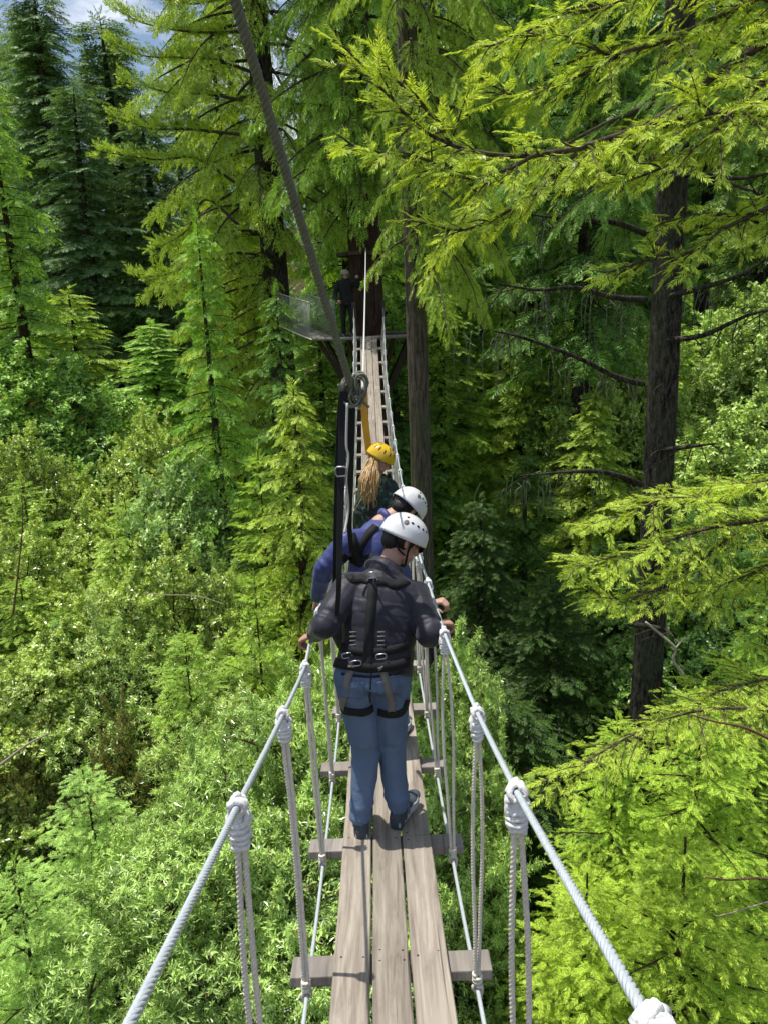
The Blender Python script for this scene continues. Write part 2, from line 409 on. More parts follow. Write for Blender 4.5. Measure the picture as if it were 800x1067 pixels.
rp = nt.nodes.new('ShaderNodeValToRGB'); rp.color_ramp.elements[0].position = .50; rp.color_ramp.elements[1].position = .70
mx = nt.nodes.new('ShaderNodeMix'); mx.data_type = 'RGBA'; mx.inputs[7].default_value = (13, 13.2, 13.6, 1)
L = nt.links.new; L(tc.outputs['Generated'], mp.inputs[0]); L(mp.outputs[0], nz.inputs[0]); L(nz.outputs[0], rp.inputs[0]); L(rp.outputs[0], mx.inputs[0]); L(sky.outputs[0], mx.inputs[6]); L(mx.outputs[2], bg.inputs[0]); bg.inputs[1].default_value = .12; L(bg.outputs[0], out.inputs[0])
S.view_settings.view_transform = 'Standard'; S.view_settings.look = 'None'; S.view_settings.exposure = 0; S.view_settings.gamma = 1
c = S.cycles; c.max_bounces = 4; c.diffuse_bounces = 3; c.glossy_bounces = 2; c.transmission_bounces = 3; c.transparent_max_bounces = 4; c.sample_clamp_indirect = 6; c.use_adaptive_sampling = True; c.adaptive_threshold = .03
c.use_denoising = True
# ------------------------------------------------------------------ materials for the bridge
def wood_mat(name, a, b, c, rough=.75):
    t = NT(name); v = t.coords((34, 1.6, 5)); g = t.noise(v, 1.0, 6, .6, .6)
    fine = t.noise(t.coords((150, 5, 20)), 1.0, 3); blot = t.noise(t.coords(), 2.2, 4)
    oi = t.n('ShaderNodeObjectInfo')
    col = t.mix(t.ramp(g, [(.3, (0, 0, 0)), (.68, (1, 1, 1))]), a, b)
    col = t.mix(t.math('MULTIPLY', t.ramp(blot, [(.45, (0, 0, 0)), (.7, (1, 1, 1))]), .55), col, c)
    col = t.mix(t.math('MULTIPLY', fine, .35), col, [x * .55 for x in a])
    crk = t.noise(t.coords((46, .7, 0)), 1.0, 2, .5, .2); col = t.mix(t.ramp(crk, [(.30, (.8, .8, .8)), (.34, (0, 0, 0))]), col, [x * .3 for x in a])
    st = t.noise(t.coords((9, 3, 2)), 1.0, 5, .7); col = t.mix(t.ramp(st, [(.52, (0, 0, 0)), (.80, (.45, .45, .45))]), col, [x * .5 for x in a])
    k = t.math('ADD', t.math('MULTIPLY', oi.outputs['Random'], .36), .82)
    cc = t.n('ShaderNodeCombineColor'); [t.link(k, cc.inputs[i]) for i in range(3)]
    col = t.mix(1.0, col, cc.outputs[0], 'MULTIPLY')
    t.pbr(col, rough, .25, t.bump(t.math('ADD', g, t.math('MULTIPLY', fine, .5)), .55, .005)); return t.m
M = {}
M['plank'] = wood_mat('weathered plank', (.19, .155, .125), (.50, .44, .355), (.38, .335, .27))
M['beam'] = wood_mat('grey crosspiece', (.22, .19, .175), (.42, .385, .335), (.29, .25, .21))
M['nail'] = simple('rusty nail', (.07, .045, .03), .7, .3, metal=.4)
M['steel'] = simple('galvanised cable', (.58, .63, .66), .40, .5, .2, 60, .2, metal=.25)
M['rope'] = simple('pale nylon rope', (.76, .71, .60), .8, .2, .28, 70, .4, bscale=300, dist=.002)
M['knot'] = simple('white knot', (.82, .80, .76), .75, .2, .28, 60, .5, bscale=250, dist=.003)
M['thin'] = simple('white cord', (.6, .61, .58), .6, .3, .2, 40)
M['hemp'] = simple('grey green hawser', (.19, .20, .15), .85, .15, .35, 45, .5, bscale=160, dist=.004)
M['darkwood'] = wood_mat('dark timber', (.05, .035, .027), (.12, .085, .065), (.08, .06, .05))

def fl(y): return -3.04 + .01512 * (y - 8.82) ** 2
def bx(y): return -.02 - .0095 * y
def bp(y, dx, dz): return np.array([bx(y) + dx, y, fl(y) + dz])
LY = [-.5, .62, 1.52, 2.42, 3.32, 3.75, 5, 8, 16, 21.2]
RLZ = [1.38, 1.265, 1.147, 1.051, .951, .99, 1.0, 1.0, .95, .68]
RRZ = [1.40, 1.292, 1.156, 1.03, 1.094, 1.15, 1.15, 1.0, .95, .68]
RLX = [.22, .288, .325, .339, .35, .352, .345, .335, .335, .36]
RRX = [.24, .284, .31, .341, .311, .30, .30, .335, .335, .42]
def rail(y, s):
    return bp(y, s * float(np.interp(y, LY, RLX if s < 0 else RRX)), float(np.interp(y, LY, RLZ if s < 0 else RRZ)))

bridge = thing('rope_bridge', 'narrow plank footbridge hung on ropes and cables, leading away to the platform in the trees', 'rope bridge', (0, 1.5, fl(1.5)))
SP = .9; Y0 = .62; YS = [Y0 + SP * k for k in range(24) if Y0 + SP * k < 21.0]
rg = np.random.default_rng(11)
TH = .038
# planks: three rows of boards, joints staggered over the crosspieces
def plank(y0, y1, dx, seed):
    q = np.random.default_rng(seed); ys = np.linspace(y0 + .002, y1 - .002, max(3, int((y1 - y0) / .3) + 1)); m = MB(); w = .139 / 2
    prof = [(-w, -TH), (-w, -.004), (-w + .004, 0), (w - .004, 0), (w, -.004), (w, -TH)]; k = len(prof)
    tw = q.normal(0, .004); lift = q.normal(0, .0015)
    V = []
    for y in ys:
        for (x, z) in prof: V.append(bp(y, dx + x + .0012 * math.sin(7 * y + seed), z + lift + tw * x / w * .3))
    n = len(ys); F_ = [[i * k + j, i * k + (j + 1) % k, (i + 1) * k + (j + 1) % k, (i + 1) * k + j] for i in range(n - 1) for j in range(k)]
    m.add(V, [f[::-1] for f in F_], 0); m.f.append(np.array([list(range(k))])); m.m.append(np.array([0])); m.f.append(np.array([list(range((n - 1) * k, n * k))[::-1]])); m.m.append(np.array([0]))
    for yy in (y0 + .035, y1 - .035) + tuple(y for y in YS if y0 + .1 < y < y1 - .1):
        for sx in (-.045, .045):
            c = bp(yy + q.normal(0, .008), dx + sx + q.normal(0, .005), lift + .0004); m.ell(c, (.0048, .0048, .0016), None, 8, 4, 1)
    o = m.build('plank', [M['plank'], M['nail']], bridge, smooth=False); return o
for row, dx in enumerate((-.1485, 0, .1485)):
    y = (-1.18, -.28, -2.08)[row]
    s = 0
    while y < 20.9:
        y1 = min(y + 2.7, 21.1); plank(y, y1, dx, row * 100 + s); y = y1; s += 1
# crosspieces under the boards
for k, y in enumerate(YS):
    m = MB(); q = np.random.default_rng(300 + k); sl = math.atan(2 * .01512 * (y - 8.82)); R = np.array([[1, 0, 0], [0, math.cos(sl), -math.sin(sl)], [0, math.sin(sl), math.cos(sl)]])
    m.box(bp(y, q.normal(0, .008), -TH - .0225), (.775 + q.normal(0, .008), .125, .042), R, 0, .005); m.build('crosspiece', M['beam'], bridge, smooth=False)
# cables
for s in (-1, 1):
    ys = np.linspace(-.5, 21.2, 120); m = MB()
    hp = np.array([rail(y, s) for y in ys]); near = hp[ys <= 7.2]
    m.rope(near, .0082, .07, 5, 6, 0, 9); m.tube(hp[ys >= 7.0], .0078, 6)
    m.build('hand_cable', M['steel'], bridge)
    m = MB(); fp = np.array([bp(y, s * .322, -.100 - .010 * abs(math.sin(PI * (y - Y0) / SP))) for y in ys]); m.tube(fp, .0085, 8); m.build('foot_cable', M['steel'], bridge)
def coil(c, axis, r, turns, wire, rise, q, jig=.1):
    T = unit(axis); a = unit(np.cross(T, np.array([.3, .5, .81]))); b = np.cross(T, a); t = np.linspace(0, 1, int(turns * 14) + 2)
    ph = 2 * PI * turns * t + q.uniform(0, 6)
    return c + (np.cos(ph) * r)[:, None] * a + (np.sin(ph) * r)[:, None] * b + ((t - .5) * rise)[:, None] * T + q.normal(0, wire * jig, (len(t), 3))
for s in (-1, 1):
    for k, y in enumerate(YS):
        q = np.random.default_rng(700 + k * 2 + (s > 0)); top = rail(y, s); bot = bp(y - .078, s * .322, -.10)
        ax = rail(y + .1, s) - rail(y - .1, s); dn = unit(bot - top); near = y < 7
        sus = MB(); side = np.array([0, 1.0, 0]) if q.uniform() < .4 else unit(np.array([.8 * s, .6, 0]))
        side = unit(np.array([q.uniform(.3, 1), q.uniform(-.7, .7), 0]))
        rr = .0080 if s < 0 else .0076
        for h in (-1, 1):
            bow = q.normal(0, .004) + h * (.002 if s < 0 else .014)
            a = top + dn * .10 + side * h * .0075; b = bot + side * h * .007 + np.array([0, 0, .05]); mid = (a + b) / 2 + side * bow + np.array([0, q.normal(0, .006), 0])
            pth = smoothpath([a, a * .75 + b * .25 + side * bow * .9, mid, a * .3 + b * .7 + side * bow * .5, b], 8)
            if y < 4.5: sus.rope(pth, rr, .038, 3, 6, 0, 7)
            else: sus.tube(pth, rr, 6)
        so = sus.build('suspender_rope', M['rope'], bridge)
        kn = MB(); sd = 10 if near else 5
        # hitch over the cable: wraps round the cable, crossing turns, then a whipped throat round the two falls
        w = .0072
        kn.tube(coil(top, ax, .0165, 2.6, w, .044, q, .22), w, sd)
        kn.tube(coil(top + dn * .028, unit(ax) + .5 * dn, .022, 1.6, w, .03, q, .22), w, sd)
        kn.tube(coil(top + dn * .060, dn, .0195, 2.7, w, .038, q, .2), w, sd)
        kn.tube(coil(top + dn * .088, dn, .017, 1.8, w, .024, q, .2), w * .92, sd)
        lp = smoothpath([top + dn * .07 + side * .02, top + np.array([0, 0, .028]) + unit(ax) * .012, top + dn * .05 - side * .023, top + dn * .085 + side * .01], 8); kn.tube(lp, w, sd)
        kn.ell(top + dn * .05, (.018, .018, .045), None, 10, 8); kn.build('knot', M['knot'], so)
        kb = MB(); kb.tube(coil(bot + np.array([0, 0, .045]), (0, 0, 1), .014, 2.4, .007, .035, q), .0065, sd if near else 4); kb.tube(coil(bot, np.array([0, 1.0, .05]), .0155, 1.8, .007, .022, q), .0065, sd if near else 4)
        tail = smoothpath([bot + np.array([.01, 0, .03]), bot + np.array([s * .02, .012, -.02]), bot + np.array([s * .012, .01, -.07])], 5); kb.tube(tail, .006, 5)
        kb.build('knot', M['rope'], so)

# ------------------------------------------------------------------ far platform round the big redwood
PX, PY = -.28, 22.7; PZ = fl(21.1) - .02
plat = thing('tree_platform', 'round timber platform built around the reddish redwood trunk at the far end of the bridge', 'platform', (PX, PY, PZ))
m = MB(); rim = 1.62; na = 40
for i in range(26):
    x = -rim + (i + .5) * 2 * rim / 26; h = math.sqrt(max(.02, rim ** 2 - x ** 2)); m.box((PX + x, PY, PZ - .02), (2 * rim / 26 - .006, 2 * h, .04), None, 0)
m.build('deck', M['darkwood'], plat, smooth=False)
m = MB(); a = np.linspace(0, 2 * PI, 49)[:-1]; m.tube(np.stack([PX + rim * 1.01 * np.cos(a), PY + rim * 1.01 * np.sin(a), np.full(48, PZ - .03)], 1), .05, 6, closed=True); m.build('rim_band', M['beam'], plat)
for k, an in enumerate((200, 250, 300, 340, 150, 30)):
    d = np.array([math.cos(rad(an)), math.sin(rad(an)), 0]); m = MB(); p0 = np.array([PX, PY, PZ - .08]) + d * 1.45; p1 = np.array([PX, PY, PZ - 1.75]) + d * .5
    z = unit(p1 - p0); m.box((p0 + p1) / 2, (.11, .11, np.linalg.norm(p1 - p0)), basis(x=unit(np.cross(z, (0, 0, 1.))), z=z)); m.build('strut', M['darkwood'], plat, smooth=False)
m = MB()
for i in range(10):
    an = 2 * PI * i / 10; m.box((PX + .66 * math.cos(an), PY + .66 * math.sin(an), P(375, 265, PY)[2]), (.16, .42, .09), [[math.cos(an), -math.sin(an), 0], [math.sin(an), math.cos(an), 0], [0, 0, 1]])
m.build('collar', M['darkwood'], plat, smooth=False)
for s, px in ((-1, 369), (1, 404)):   # posts that carry the hand cables at the platform
    m = MB(); b = np.array([rail(21.2, s)[0], 21.25, PZ]); m.box(b + (0, 0, .45), (.10, .10, .95), None, 0, .006); m.build('post', M['darkwood'], plat, smooth=False)

# second bridge curving off to the left
br2 = thing('rope_bridge', 'second rope bridge with pale netting curving away left from the far platform', 'rope bridge', tuple(P(325, 352, 22.2)))
A = [P(338, 352.5, 22.0), P(326, 348, 22.9), P(312, 342, 24.2), P(298, 335, 26), P(284, 323, 28.5), P(272, 310, 31)]; A = smoothpath(A, 10)
T = unit(np.gradient(A, axis=0)); N2 = unit(np.cross(T, (0, 0, 1.)))
m = MB()
for i in range(0, len(A) - 1):
    m.box(A[i], (.16, .62, .045), basis(x=T[i], z=(0, 0, 1.)))
m.build('deck', M['beam'], br2, smooth=False)
for s in (-1, 1):
    m = MB(); h = A + N2 * s * .36 + np.array([0, 0, .98]); m.tube(h, .012, 5); m.tube(A + N2 * s * .36 + np.array([0, 0, -.02]), .02, 5); m.build('hand_rope', M['rope'], br2)
    m = MB()
    for i in range(0, len(A), 1):
        m.tube(np.array([h[i], h[i] * .5 + A[i] * .5 + N2[i] * s * .2, A[i] + N2[i] * s * .36]), .0045, 4)
        if i + 3 < len(A): m.tube(np.array([h[i], A[i + 3] + N2[i + 3] * s * .36]), .0025, 4)
    m.build('netting', M['thin'], br2)

# ------------------------------------------------------------------ overhead safety line, bundle and lanyards
B0 = P(366, 403, 3.6); top = P(245, 0, 2.55); dirv = unit(top - B0)
m = MB(); pth = resample(np.array([B0 - dirv * .02, B0 * .5 + top * .5 + np.array([.0, 0, -.012]), top, top + dirv * 2.6]), .05); pth = smoothpath(pth[::6], 6)
m.rope(pth, .0172, .075, 4, 7, 0, 9)
tag(m.build('safety_rope', M['hemp']), 'thick grey-green rope slanting down from the upper left to a coiled bundle', 'rope')
bun = MB(); q = np.random.default_rng(5); c0 = P(369, 404, 3.6)
for k in range(9):
    ax = unit(np.array([q.normal(.2, .5), 1, q.normal(0, .35)])); cc = c0 + np.array([q.uniform(-.035, .05), q.uniform(-.02, .02), q.uniform(-.045, .03)])
    L_ = coil(cc, ax, q.uniform(.022, .052), 1.15, .006, .01, q, .25); L_[:, 2] = cc[2] + (L_[:, 2] - cc[2]) * 1.35; bun.tube(L_, .0068, 6)
for k in range(4):
    a = c0 + np.array([-.07 + .03 * k, 0, .02]); bun.tube(smoothpath([a, a + np.array([q.normal(0, .01), 0, -.06]), a + np.array([.012 * k + .01, 0, -.115])], 8), .0068, 6)
tag(bun.build('rope_bundle', M['hemp']), 'tangled bundle of coiled rope hanging at the lower end of the thick rope', 'rope bundle')
m = MB(); E1 = P(378, 404, 3.75); E2 = P(381, 258, PY - .55); pth = np.array([E1 + (E2 - E1) * t + np.array([0, 0, -.22 * 4 * t * (1 - t) * .3]) for t in np.linspace(0, 1, 30)]); m.tube(pth, np.linspace(.006, .011, 30), 6)
tag(m.build('safety_cable', M['thin']), 'thin white cable running from the rope bundle to the far redwood trunk', 'cable')
# ------------------------------------------------------------------ people: overlapping tapered shapes fused into one skin by a voxel remesh
def cap(mb, p0, p1, r0, r1, seg=14):
    p0 = np.asarray(p0, float); p1 = np.asarray(p1, float); d = p1 - p0; L = np.linalg.norm(d); T = d / max(L, 1e-6); n = 5
    ang = np.linspace(-PI / 2, 0, n); x0 = np.sin(ang) * r0; q0 = np.cos(ang) * r0; ang2 = np.linspace(0, PI / 2, n); x1 = L + np.sin(ang2) * r1; q1 = np.cos(ang2) * r1
    xs = np.concatenate([x0, x1]); rs = np.maximum(np.concatenate([q0, q1]), .0005)
    mb.tube(p0 + xs[:, None] * T, rs, seg)
def loft(mb, rings, seg=28):
    """rings: (centre, lateral axis, forward axis, half width, half depth)"""
    V = []; a = np.linspace(0, 2 * PI, seg, endpoint=False); k = len(rings)
    for c, l, f, rx, ry in rings:
        ca, sa = np.cos(a), np.sin(a); e = .85
        V.append(np.asarray(c) + (np.sign(ca) * abs(ca) ** e * rx)[:, None] * np.asarray(l) + (np.sign(sa) * abs(sa) ** e * ry)[:, None] * np.asarray(f))
    V = np.concatenate(V); n0 = mb.n
    f = [[i * seg + j, i * seg + (j + 1) % seg, (i + 1) * seg + (j + 1) % seg, (i + 1) * seg + j] for i in range(k - 1) for j in range(seg)]
    mb.add(V, f); mb.f.append(np.array([[n0 + j for j in range(seg)][::-1]])); mb.m.append(np.array([0])); mb.f.append(np.array([[n0 + (k - 1) * seg + j for j in range(seg)]])); mb.m.append(np.array([0]))
def fuse(mb, name, mats, voxel, smooth, parent, disp=None, factor=.5):
    me = mb.mesh('tmp', mats); o = obj('tmp', me)
    r = o.modifiers.new('r', 'REMESH'); r.mode = 'VOXEL'; r.voxel_size = voxel; r.use_smooth_shade = True
    if smooth: s = o.modifiers.new('s', 'SMOOTH'); s.factor = factor; s.iterations = smooth
    dg = bpy.context.evaluated_depsgraph_get(); dg.update()
    out = bpy.data.meshes.new_from_object(o.evaluated_get(dg)); bpy.data.objects.remove(o); bpy.data.meshes.remove(me)
    out.name = name; out.materials.clear()
    for m in (mats if isinstance(mats, (list, tuple)) else [mats]): out.materials.append(m)
    n = len(out.vertices)
    if disp is not None:
        co = np.empty(n * 3); out.vertices.foreach_get('co', co); co = co.reshape(-1, 3); no = np.empty(n * 3); out.vertices.foreach_get('normal', no); no = no.reshape(-1, 3)
        co = co + no * disp(co)[:, None]; out.vertices.foreach_set('co', co.ravel()); out.update()
    out.polygons.foreach_set('use_smooth', np.ones(len(out.polygons), bool))
    return obj(name, out, parent)
def segparam(co, a, b):
    a = np.asarray(a); d = np.asarray(b) - a; L2 = d @ d; t = np.clip(((co - a) @ d) / L2, 0, 1); return t, np.linalg.norm(co - (a + t[:, None] * d), axis=1), math.sqrt(L2)
def vnoise(co, s, seed=0):
    r = np.random.default_rng(seed); o = np.zeros(len(co))
    for k in range(7):
        d = unit(r.normal(0, 1, 3)) * s * r.uniform(.6, 1.6); o += np.sin(co @ d + r.uniform(0, 6) + 1.5 * np.sin(co @ (d[[1, 2, 0]] * .7) + k))
    return o / 7
def bvh_of(objs):
    V = []; Fc = []; n = 0
    for o in objs:
        me = o.data; V += [v.co.copy() for v in me.vertices]; Fc += [[i + n for i in p.vertices] for p in me.polygons]; n = len(V)
    return BVHTree.FromPolygons(V, Fc)
def ribbon(mb, path, width, th, nrm, mat=0):
    """flat strap along path; nrm = outward normal at each point"""
    p = np.asarray(path); width = np.broadcast_to(np.asarray(width, float), (len(p),))[:, None]; T = unit(np.gradient(p, axis=0)); n = unit(np.asarray(nrm)); n = unit(n - T * (T * n).sum(1, keepdims=True)); s = np.cross(T, n); k = len(p)
    V = np.stack([p - s * width / 2, p - s * width / 2 + n * th, p + s * width / 2 + n * th, p + s * width / 2], 1).reshape(-1, 3)
    f = [[i * 4 + j, i * 4 + (j + 1) % 4, (i + 1) * 4 + (j + 1) % 4, (i + 1) * 4 + j] for i in range(k - 1) for j in range(4)] + [[3, 2, 1, 0], [(k - 1) * 4 + q for q in range(4)]]
    mb.add(V, f, mat)
def strap_on(mb, bvh, pts, width, th=.004, lift=.004, n=10, mat=0):
    """drape a strap along pts, pulled onto the clothed surface"""
    q = smoothpath(pts, n); out = []; nr = []
    for p in q:
        loc, no, i, d = bvh.find_nearest(Vector(p))
        out.append(np.array(loc) + np.array(no) * lift); nr.append(np.array(no))
    out = np.array(out); nr = np.array(nr)
    for _ in range(3): out[1:-1] = (out[:-2] + 2 * out[1:-1] + out[2:]) / 4; nr[1:-1] = nr[:-2] + nr[1:-1] + nr[2:]
    ribbon(mb, out, width, th, nr, mat); return out

skin = NT('skin'); v = skin.coords(); cs = skin.mix(skin.noise(v, 30, 4), (.40, .22, .15), (.52, .30, .22)); bs = skin.pbr(cs, .5, .4); bs.inputs['Subsurface Weight'].default_value = .08; bs.inputs['Subsurface Radius'].default_value = (.01, .004, .002)
M['skin'] = skin.m
fair = NT('fair skin'); cs = fair.mix(fair.noise(fair.coords(), 30, 4), (.46, .27, .20), (.56, .34, .26)); fair.pbr(cs, .5, .4); M['fair'] = fair.m
def fabric(name, a, b, rough=.6, spec=.35, scale=8, weave=500, bump=.25, sheen=.0):
    t = NT(name); v = t.coords(); c = t.mix(t.noise(v, scale, 5, .6), a, b); h = t.math('ADD', t.math('MULTIPLY', t.noise(v, weave, 2), .25), t.noise(v, scale * 5, 4)); t.pbr(c, rough, spec, t.bump(h, bump, .006), sheen=sheen); return t.m
M['puffer'] = fabric('navy black nylon', (.008, .008, .014), (.028, .026, .042), .55, .35, 6, 120, .35, .12)
def denim():
    t = NT('denim'); v = t.coords(); big = t.noise(v, 5, 5, .6); w = t.noise(t.coords((600, 600, 90)), 1, 2)
    c = t.mix(big, (.055, .088, .155), (.165, .235, .36)); c = t.mix(t.math('MULTIPLY', w, .4), c, (.16, .23, .36)); t.pbr(c, .8, .2, t.bump(t.noise(v, 22, 6, .65), .7, .014)); return t.m
M['denim'] = denim()
M['blue'] = fabric('blue jacket', (.020, .028, .11), (.070, .088, .28), .5, .4, 6, 120, .3, .1)
M['black'] = fabric('black cloth', (.008, .008, .010), (.02, .02, .024), .7, .3, 8)
M['strap'] = fabric('black webbing', (.008, .008, .009), (.016, .016, .018), .75, .3, 90, 400, .4)
M['greystrap'] = fabric('grey webbing', (.13, .125, .12), (.24, .23, .22), .7, .3, 90, 400, .4)
M['buckle'] = simple('buckle metal', (.45, .46, .48), .32, .5, .1, 30, metal=.9)
M['whitehelm'] = simple('white helmet shell', (.74, .75, .75), .28, .5, .04, 5, coat=.3)
M['yellowhelm'] = simple('yellow helmet shell', (.72, .46, .015), .28, .5, .06, 5, coat=.3)
M['greyhelm'] = simple('grey helmet shell', (.30, .28, .24), .4, .5, .1, 5)
M['vent'] = simple('helmet vent', (.012, .012, .014), .6, .3, .1, 20)
M['badge'] = simple('helmet badge', (.20, .15, .14), .5, .3, .3, 90)
M['hair'] = simple('dark hair', (.012, .009, .008), .5, .4, .5, 60)
M['lens'] = simple('glasses', (.01, .01, .012), .2, .5)
M['sole'] = simple('grey rubber sole', (.42, .43, .44), .7, .3, .2, 40)
M['shoe'] = fabric('dark sneaker', (.035, .045, .055), (.085, .10, .115), .7, .3, 60)
M['shoetrim'] = simple('sneaker trim', (.20, .22, .24), .6, .3, .2, 40)
def camo():
    t = NT('patterned jacket'); v = t.coords(); a = t.noise(v, 14, 2); b = t.noise(t.coords((1.3, 1.1, 1.7)), 17, 2)
    c = t.ramp(a, [(.40, (.012, .013, .016)), (.47, (.02, .05, .03)), (.53, (.012, .012, .014)), (.60, (.03, .12, .12)), (.66, (.16, .17, .03))]); c = t.mix(t.ramp(b, [(.55, (0, 0, 0)), (.62, (1, 1, 1))]), c, (.012, .013, .016)); t.pbr(c, .6, .35, t.bump(t.noise(v, 40, 4), .3, .006)); return t.m
M['camo'] = camo()
def blond():
    t = NT('blond hair'); v = t.coords((60, 60, 4)); c = t.ramp(t.noise(v, 1.0, 4), [(.3, (.26, .12, .03)), (.5, (.56, .36, .14)), (.7, (.78, .64, .40))]); t.pbr(c, .4, .5, t.bump(t.noise(v, 1.5, 3), .5, .006)); return t.m
M['blond'] = blond()

def hand(mb, wrist, d, n, thumb, curl=1.2, scale=1.0, spread=.0):
    """palm + five bent fingers; d = wrist->knuckles, n = back-of-hand normal, thumb = +-1 side along n x d"""
    d = unit(d); n = unit(np.asarray(n, float) - d * np.dot(n, d)); s = np.cross(n, d) * thumb; w = np.asarray(wrist, float); k = scale
    kn = w + d * .085 * k
    for j, o in enumerate((.030, .010, -.010, -.029)): cap(mb, w + d * .012 * k + s * o * .55 * k, kn + s * o * k - d * (.0, -.004, .0, .008)[j] * k, .0125 * k, .0115 * k, 8)
    cap(mb, w + s * .012 * k, kn + s * .01 * k - d * .012 * k, .015 * k, .013 * k, 8)
    for j, (o, L) in enumerate(((.030, .070), (.010, .080), (-.010, .074), (-.029, .058))):
        p = kn + s * o * k - d * (.0, -.004, .0, .008)[j] * k; ang = .25
        for q, (fr, r0, r1) in enumerate(((.46, .0098, .0090), (.30, .0088, .0082), (.24, .0080, .0068))):
            ang += curl * (.55, .75, .6)[q]; v = d * math.cos(ang) - n * math.sin(ang); e = p + v * L * fr * 1.05 * k; cap(mb, p, e, r0 * k, r1 * k, 8); p = e
    p = w + d * .022 * k + s * .022 * k - n * .004; a = unit(d * .72 + s * .75 - n * .35)
    e = p + a * .040 * k; cap(mb, p, e, .0135 * k, .0108 * k, 8); b = unit(d * .9 + s * .25 - n * .5 * curl); e2 = e + b * .028 * k; cap(mb, e, e2, .0102 * k, .0092 * k, 8); cap(mb, e2, e2 + unit(b - n * .4) * .02 * k, .0092 * k, .0075 * k, 8)

def head_parts(mb, H, f, u, face=True):
    R = basis(y=f, z=u); l, f, u = R[:, 0], R[:, 1], R[:, 2]; A = lambda x, y, z: H + l * x + f * y + u * z
    mb.ell(A(0, -.012, .02), (.074, .094, .092), R, 24, 16); mb.ell(A(0, .022, -.045), (.058, .068, .075), R, 20, 14)
    cap(mb, A(0, .05, -.088), A(0, .072, -.096), .030, .020); 
    for s in (-1, 1): mb.ell(A(s * .045, .035, -.07), (.022, .045, .028), R); mb.ell(A(s * .040, .066, -.022), (.024, .018, .02), R)
    cap(mb, A(0, .086, .008), A(0, .108, -.036), .010, .0135); mb.ell(A(0, .096, -.036), (.017, .014, .010), R)
    cap(mb, A(-.033, .078, .022), A(.033, .078, .022), .011, .011); cap(mb, A(-.018, .087, -.064), A(.018, .087, -.064), .008, .008); cap(mb, A(-.015, .086, -.073), A(.015, .086, -.073), .008, .008)
    for s in (-1, 1):
        mb.ell(A(s * .077, -.006, -.010), (.009, .020, .031), R @ np.array([[math.cos(.35 * s), -math.sin(.35 * s), 0], [math.sin(.35 * s), math.cos(.35 * s), 0], [0, 0, 1]]), 12, 10)
        mb.ell(A(s * .075, .004, -.028), (.007, .011, .014), R, 10, 8)
    return R, A

def helmet(name, parent, H, f, u, mat, style, badge=True):
    R = basis(y=f, z=u); l, f, u = R[:, 0], R[:, 1], R[:, 2]; C = H + u * .028 - f * .006; rx, ry, rz = .107, .128, .108
    seg, rings = 40, 16; m = MB(); V = []
    def pt(th, ph, g=1.0):     # ph from 0 (crown) to ~1.75 (below the equator)
        s = math.sin(min(ph, PI / 2)); z = math.cos(ph) * rz
        fl_ = 1 + max(0, ph - 1.35) * .10
        drop = -.018 * max(0, ph - 1.2) * (1 - math.sin(th)) 
        return np.array([math.cos(th) * rx * s * fl_, math.sin(th) * ry * s * fl_, z + drop]) * g
    phs = np.linspace(.0, 1.72, rings)
    if style == 'ribbed': bump = lambda th, ph: 1 + .028 * math.sin(ph * 2) * (1 if math.cos(8 * math.cos(th) * 1.9) > .1 else 0)
    else: bump = lambda th, ph: 1 + .012 * math.exp(-((ph - 1.25) / .08) ** 2)
    for ph in phs:
        for j in range(seg): th = 2 * PI * j / seg; V.append(pt(th, max(ph, .02), bump(th, ph)))
    n_out = len(V)
    for ph in phs[::-1]:
        for j in range(seg): th = 2 * PI * j / seg; V.append(pt(th, max(ph, .02), .955))
    V = C + np.array(V) @ R.T
    k = 2 * rings; fs = [[i * seg + j, i * seg + (j + 1) % seg, (i + 1) * seg + (j + 1) % seg, (i + 1) * seg + j] for i in range(k - 1) for j in range(seg)]
    m.add(V, [q[::-1] for q in fs]); m.f.append(np.array([list(range(seg))])); m.m.append(np.array([0]))
    h = m.build('helmet', mat, parent)
    def put(th, ph, sx, sy, mm, nm, g=1.003):
        p = pt(th, ph, g); nrm = unit(p / np.array([rx, ry, rz]) ** 2); x = unit(np.cross((0, 0, 1.), nrm)); B = np.stack([x, np.cross(nrm, x), nrm], 1)
        b = MB(); b.ell(C + R @ p, (sx, sy, .0028), R @ B, 12, 6); return b.build(nm, mm, h)
    if style == 'holes':
        for s in (-1, 1):
            for i in range(5): put(PI / 2 + s * (.55 + .33 * i), 1.02 - .02 * i, .0085, .0065, M['vent'], 'vent')
            put(PI / 2 + s * .36, 1.12, .010, .016, M['vent'], 'vent'); put(PI / 2 + s * 2.25, .72, .0075, .006, M['vent'], 'vent')
            if badge: put(PI / 2 + s * 2.15, 1.05, .014, .016, M['badge'], 'badge')
    elif style == 'ribbed':
        for i in range(5):
            for q, ph in ((0, .55), (1, 1.0)):
                x = (i - 2) * .42; put(PI / 2 + x + (PI if q else 0) * 0, ph, .006, .022, M['vent'], 'vent'); put(-PI / 2 + x, ph, .006, .022, M['vent'], 'vent')
        for s in (0, PI):
            for d_ in (-.3, .2): put(s + d_, 1.0, .006, .02, M['vent'], 'vent')
    # chin strap
    st = MB()
    for s in (-1, 1):
        pth = smoothpath([C + R @ pt(0 if s > 0 else PI, 1.6, .97), H + l * s * .079 + f * .016 - u * .045, H + l * s * .05 + f * .05 - u * .112, H + f * .062 - u * .124], 6); st.tube(pth, .0052, 6)
        pth = smoothpath([C + R @ pt((0 if s > 0 else PI) - s * .9, 1.6, .97), H + l * s * .074 - f * .045 - u * .05, H + l * s * .072 + f * .012 - u * .07], 6); st.tube(pth, .005, 6)
    st.build('chin_strap', M['strap'], h); return h

